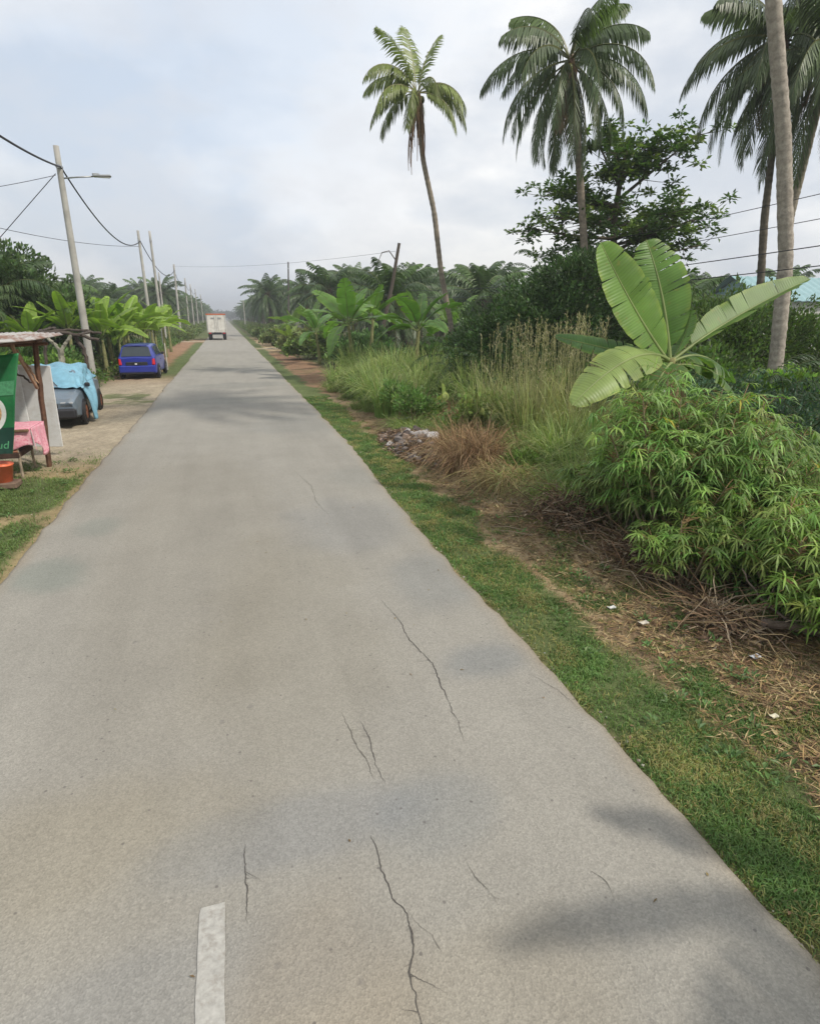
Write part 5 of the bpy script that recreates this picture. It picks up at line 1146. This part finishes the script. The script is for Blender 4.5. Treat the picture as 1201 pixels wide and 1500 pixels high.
# cloth over counter
cl = MB()
def clf(u, v):   # u along x, v: 0 back .. top .. down the front (towards the camera) 1
    x = -4.50+1.30*u; d = v*1.15; topd = np.minimum(d, .72); drop = np.maximum(d-.72, 0); hem = .0
    y = 11.58-topd*1.0 - .03 - .03*np.sin(u*17)*sstep(.7, 1.1, d); z = .795+.004*np.sin(u*30)-drop*(1.05+.35*np.sin(u*4.5+1)+.12*np.sin(u*11))
    return np.stack([x, y, z], 1)-np.array([-3.3, 10.6, 0])
c_ = MB(); grid(c_, clf, 0, 1, 0, 1, 40, 30, (.7, .3, .4))
def clside(u, v):  # hanging end on the road side
    y = 11.55-.74*u; return np.stack([-3.195+.012+.025*np.sin(u*14)*v, y, .795-v*(.42+.14*np.sin(u*6))], 1)-np.array([-3.3, 10.6, 0])
grid(c_, clside, 0, 1, 0, 1, 24, 12, (.7, .3, .4))
o = c_.build('tablecloth', M['pinkcloth'], smooth=True, loc=(-3.3, 10.6, 0)); tag(o, 'pink and white patterned tablecloth hanging over the stall counter', 'tablecloth'); o.modifiers.new('thickness', 'SOLIDIFY').thickness = .004
# white board leaning on stall
o = MB().bbox((0, 0, .78), (.62, .035, 1.52), .006, rot=(0, .045, 0)).build('board', M['white'], loc=(-3.48, 12.55, .14)); o.rotation_euler = (R(3), 0, R(-6)); tag(o, 'tall plain white board standing behind the stall post', 'board')
o = MB().bbox((0, 0, .74), (.55, .03, 1.3), .006).build('board', M['white'], loc=(-3.95, 12.5, .35)); o.rotation_euler = (R(2), 0, 0); tag(o, 'second white board at the back of the stall, behind the banner', 'board')
# banner
root = empty('banner', (-3.52, 9.95, 0), 'green printed food banner hung at the front of the stall, cut by the left edge', 'banner')
def bnf(u, v): return np.stack([-.62+(1.26-.36*(1-v))*u, .04*np.sin(u*9+v*2)+.02*np.sin(v*8), .56+1.46*v-.05*np.sin(u*3.1)*v], 1)
bn = MB(); grid(bn, bnf, 0, 1, 0, 1, 40, 36, (0, .2, .05)); o = bn.build('banner_sheet', M['greencloth'], root, smooth=True); o.modifiers.new('thickness', 'SOLIDIFY').thickness = .004
def decal(name, u0, u1, v0, v1, mat, shape='rect', off=.008):
    mb = MB()
    if shape == 'rect': grid(mb, lambda u, v: bnf(u, v)-np.array([0, off, 0]), u0, u1, v0, v1, 16, 10, (.5, .5, .5))
    else:
        cu, cv, ru, rv = (u0+u1)/2, (v0+v1)/2, (u1-u0)/2, (v1-v0)/2; grid(mb, lambda a, r: bnf(cu+ru*r*np.cos(a), cv+rv*r*np.sin(a))-np.array([0, off, 0]), 0, 2*pi, 0.01, 1, 32, 6, (.5, .5, .5))
    return mb.build(name, mat, root, smooth=True)
decal('dark_panel', 0, 1, .0, .27, M['darkgreen']); decal('pale_band', 0, .98, .60, .74, M['palegreen'])
decal('picture_bowl', .47, .89, .22, .60, M['whiteprint'], 'disc', .012); decal('picture_food', .53, .83, .28, .55, M['foodprint'], 'disc', .016)
decal('picture_pink', .45, .72, .80, .97, M['pinkprint'], 'disc'); decal('picture_dark', .50, .80, .74, .82, M['darkgreen'], 'disc', .012)
def word(txt, loc, size, mat, parent, name='lettering'):
    cu = bpy.data.curves.new(name, 'FONT'); cu.body = txt; cu.size = size; cu.extrude = .001; cu.shear = .25; cu.align_x = 'CENTER'
    t = bpy.data.objects.new(name, cu); COL.objects.link(t); dg = bpy.context.evaluated_depsgraph_get(); me = bpy.data.meshes.new_from_object(t.evaluated_get(dg)); bpy.data.objects.remove(t)
    o = bpy.data.objects.new(name, me); COL.objects.link(o); me.materials.append(mat); o.parent = parent; o.location = loc; o.rotation_euler = (R(90), 0, 0); return o
word('oud', (.16, -.085, .66), .16, M['palegreen'], root)
# bottle and red bag on the counter, bucket
o = MB().tube([(0, 0, 0), (0, 0, .005), (0, 0, .14), (0, 0, .19), (0, 0, .25)], [.03, .04, .04, .016, .016], 12).build('bottle', M['blackplastic'], loc=(-3.62, 11.0, .80)); tag(o, 'dark bottle standing on the stall counter', 'bottle')
mb = MB(); th = np.linspace(0, pi, 10); mb.tube(np.array([(.01*np.sin(q*3), 0, -.18*cos(q)) for q in th])+[0, 0, .18], .075*np.sin(th)**.6+.01, 10); o = mb.build('plastic_bag', M['bucket'], loc=(-3.58, 11.2, 1.02)); o.rotation_euler = (.1, .15, 0); tag(o, 'orange plastic bag hanging beside the banner', 'bag')
o = MB().tube([(0, 0, 0), (0, 0, .01), (0, 0, .28), (0, 0, .285)], [.10, .115, .145, .155], 20).build('bucket', M['bucket'], loc=(-3.49, 10.15, .10), smooth=True); o.rotation_euler = (.1, .1, 0); tag(o, 'orange plastic bucket under the stall banner', 'bucket')
o = MB().bbox((0, 0, .05), (.4, .3, .1), .02, (.16, .11, .08)).build('stand_block', M['wood'], loc=(-3.49, 10.15, .0)); tag(o, 'low wooden block under the orange bucket', 'block')
# branch frame beyond the stall
root = empty('branch_frame', (-4.4, 20.8, 0), 'rustic frame of crooked dark branches between the stall and the nearest pole', 'frame')
def cb_(name, pts, r, col=(.075, .06, .05)):
    pts = np.array(pts)-np.array([-4.4, 20.8, 0]); t = np.linspace(0, 1, 14); Q = np.stack([np.interp(t, np.linspace(0, 1, len(pts)), pts[:, k]) for k in range(3)], 1); MB().tube(Q+RNG.normal(size=Q.shape)*.012, r, 6, col).build(name, M['wood'], root)
cb_('rail', [(-5.6, 20.4, 2.06), (-4.9, 20.5, 2.10), (-4.3, 20.5, 2.02), (-3.75, 20.6, 1.84)], .055); cb_('rail', [(-5.7, 22, 2.1), (-4.6, 22.1, 2.12), (-3.9, 22, 2.0)], .045)
cb_('rail', [(-5.3, 20.2, 2.1), (-5.3, 22.4, 2.2)], .04); cb_('rail', [(-4.2, 20.1, 2.03), (-4.25, 22.4, 2.05)], .04)
cb_('forked_post', [(-4.88, 20.5, -.1), (-4.85, 20.5, 1.0), (-4.82, 20.5, 1.6)], .09, (.24, .23, .18)); cb_('fork', [(-4.82, 20.5, 1.55), (-5.2, 20.5, 2.05)], .05, (.25, .24, .19)); cb_('fork', [(-4.82, 20.5, 1.55), (-4.45, 20.5, 2.03)], .05, (.25, .24, .19))
cb_('post', [(-4.35, 20.6, -.1), (-4.2, 20.6, 1.0), (-4.2, 20.6, 1.55), (-4.45, 20.6, 2.03)], .06); cb_('post', [(-5.6, 21.8, -.1), (-5.6, 21.9, 2.1)], .05)
# light stake by the blue car
o = MB().tube([(0, 0, 0), (0, 0, 1.3)], .03, 6, (.5, .48, .42)).build('stake', M['wood'], loc=(-3.0, 32.5, 0)); tag(o, 'short pale stake beyond the blue car', 'stake')

for o in list(COL.objects):
    if 'used' in o: del o['used']
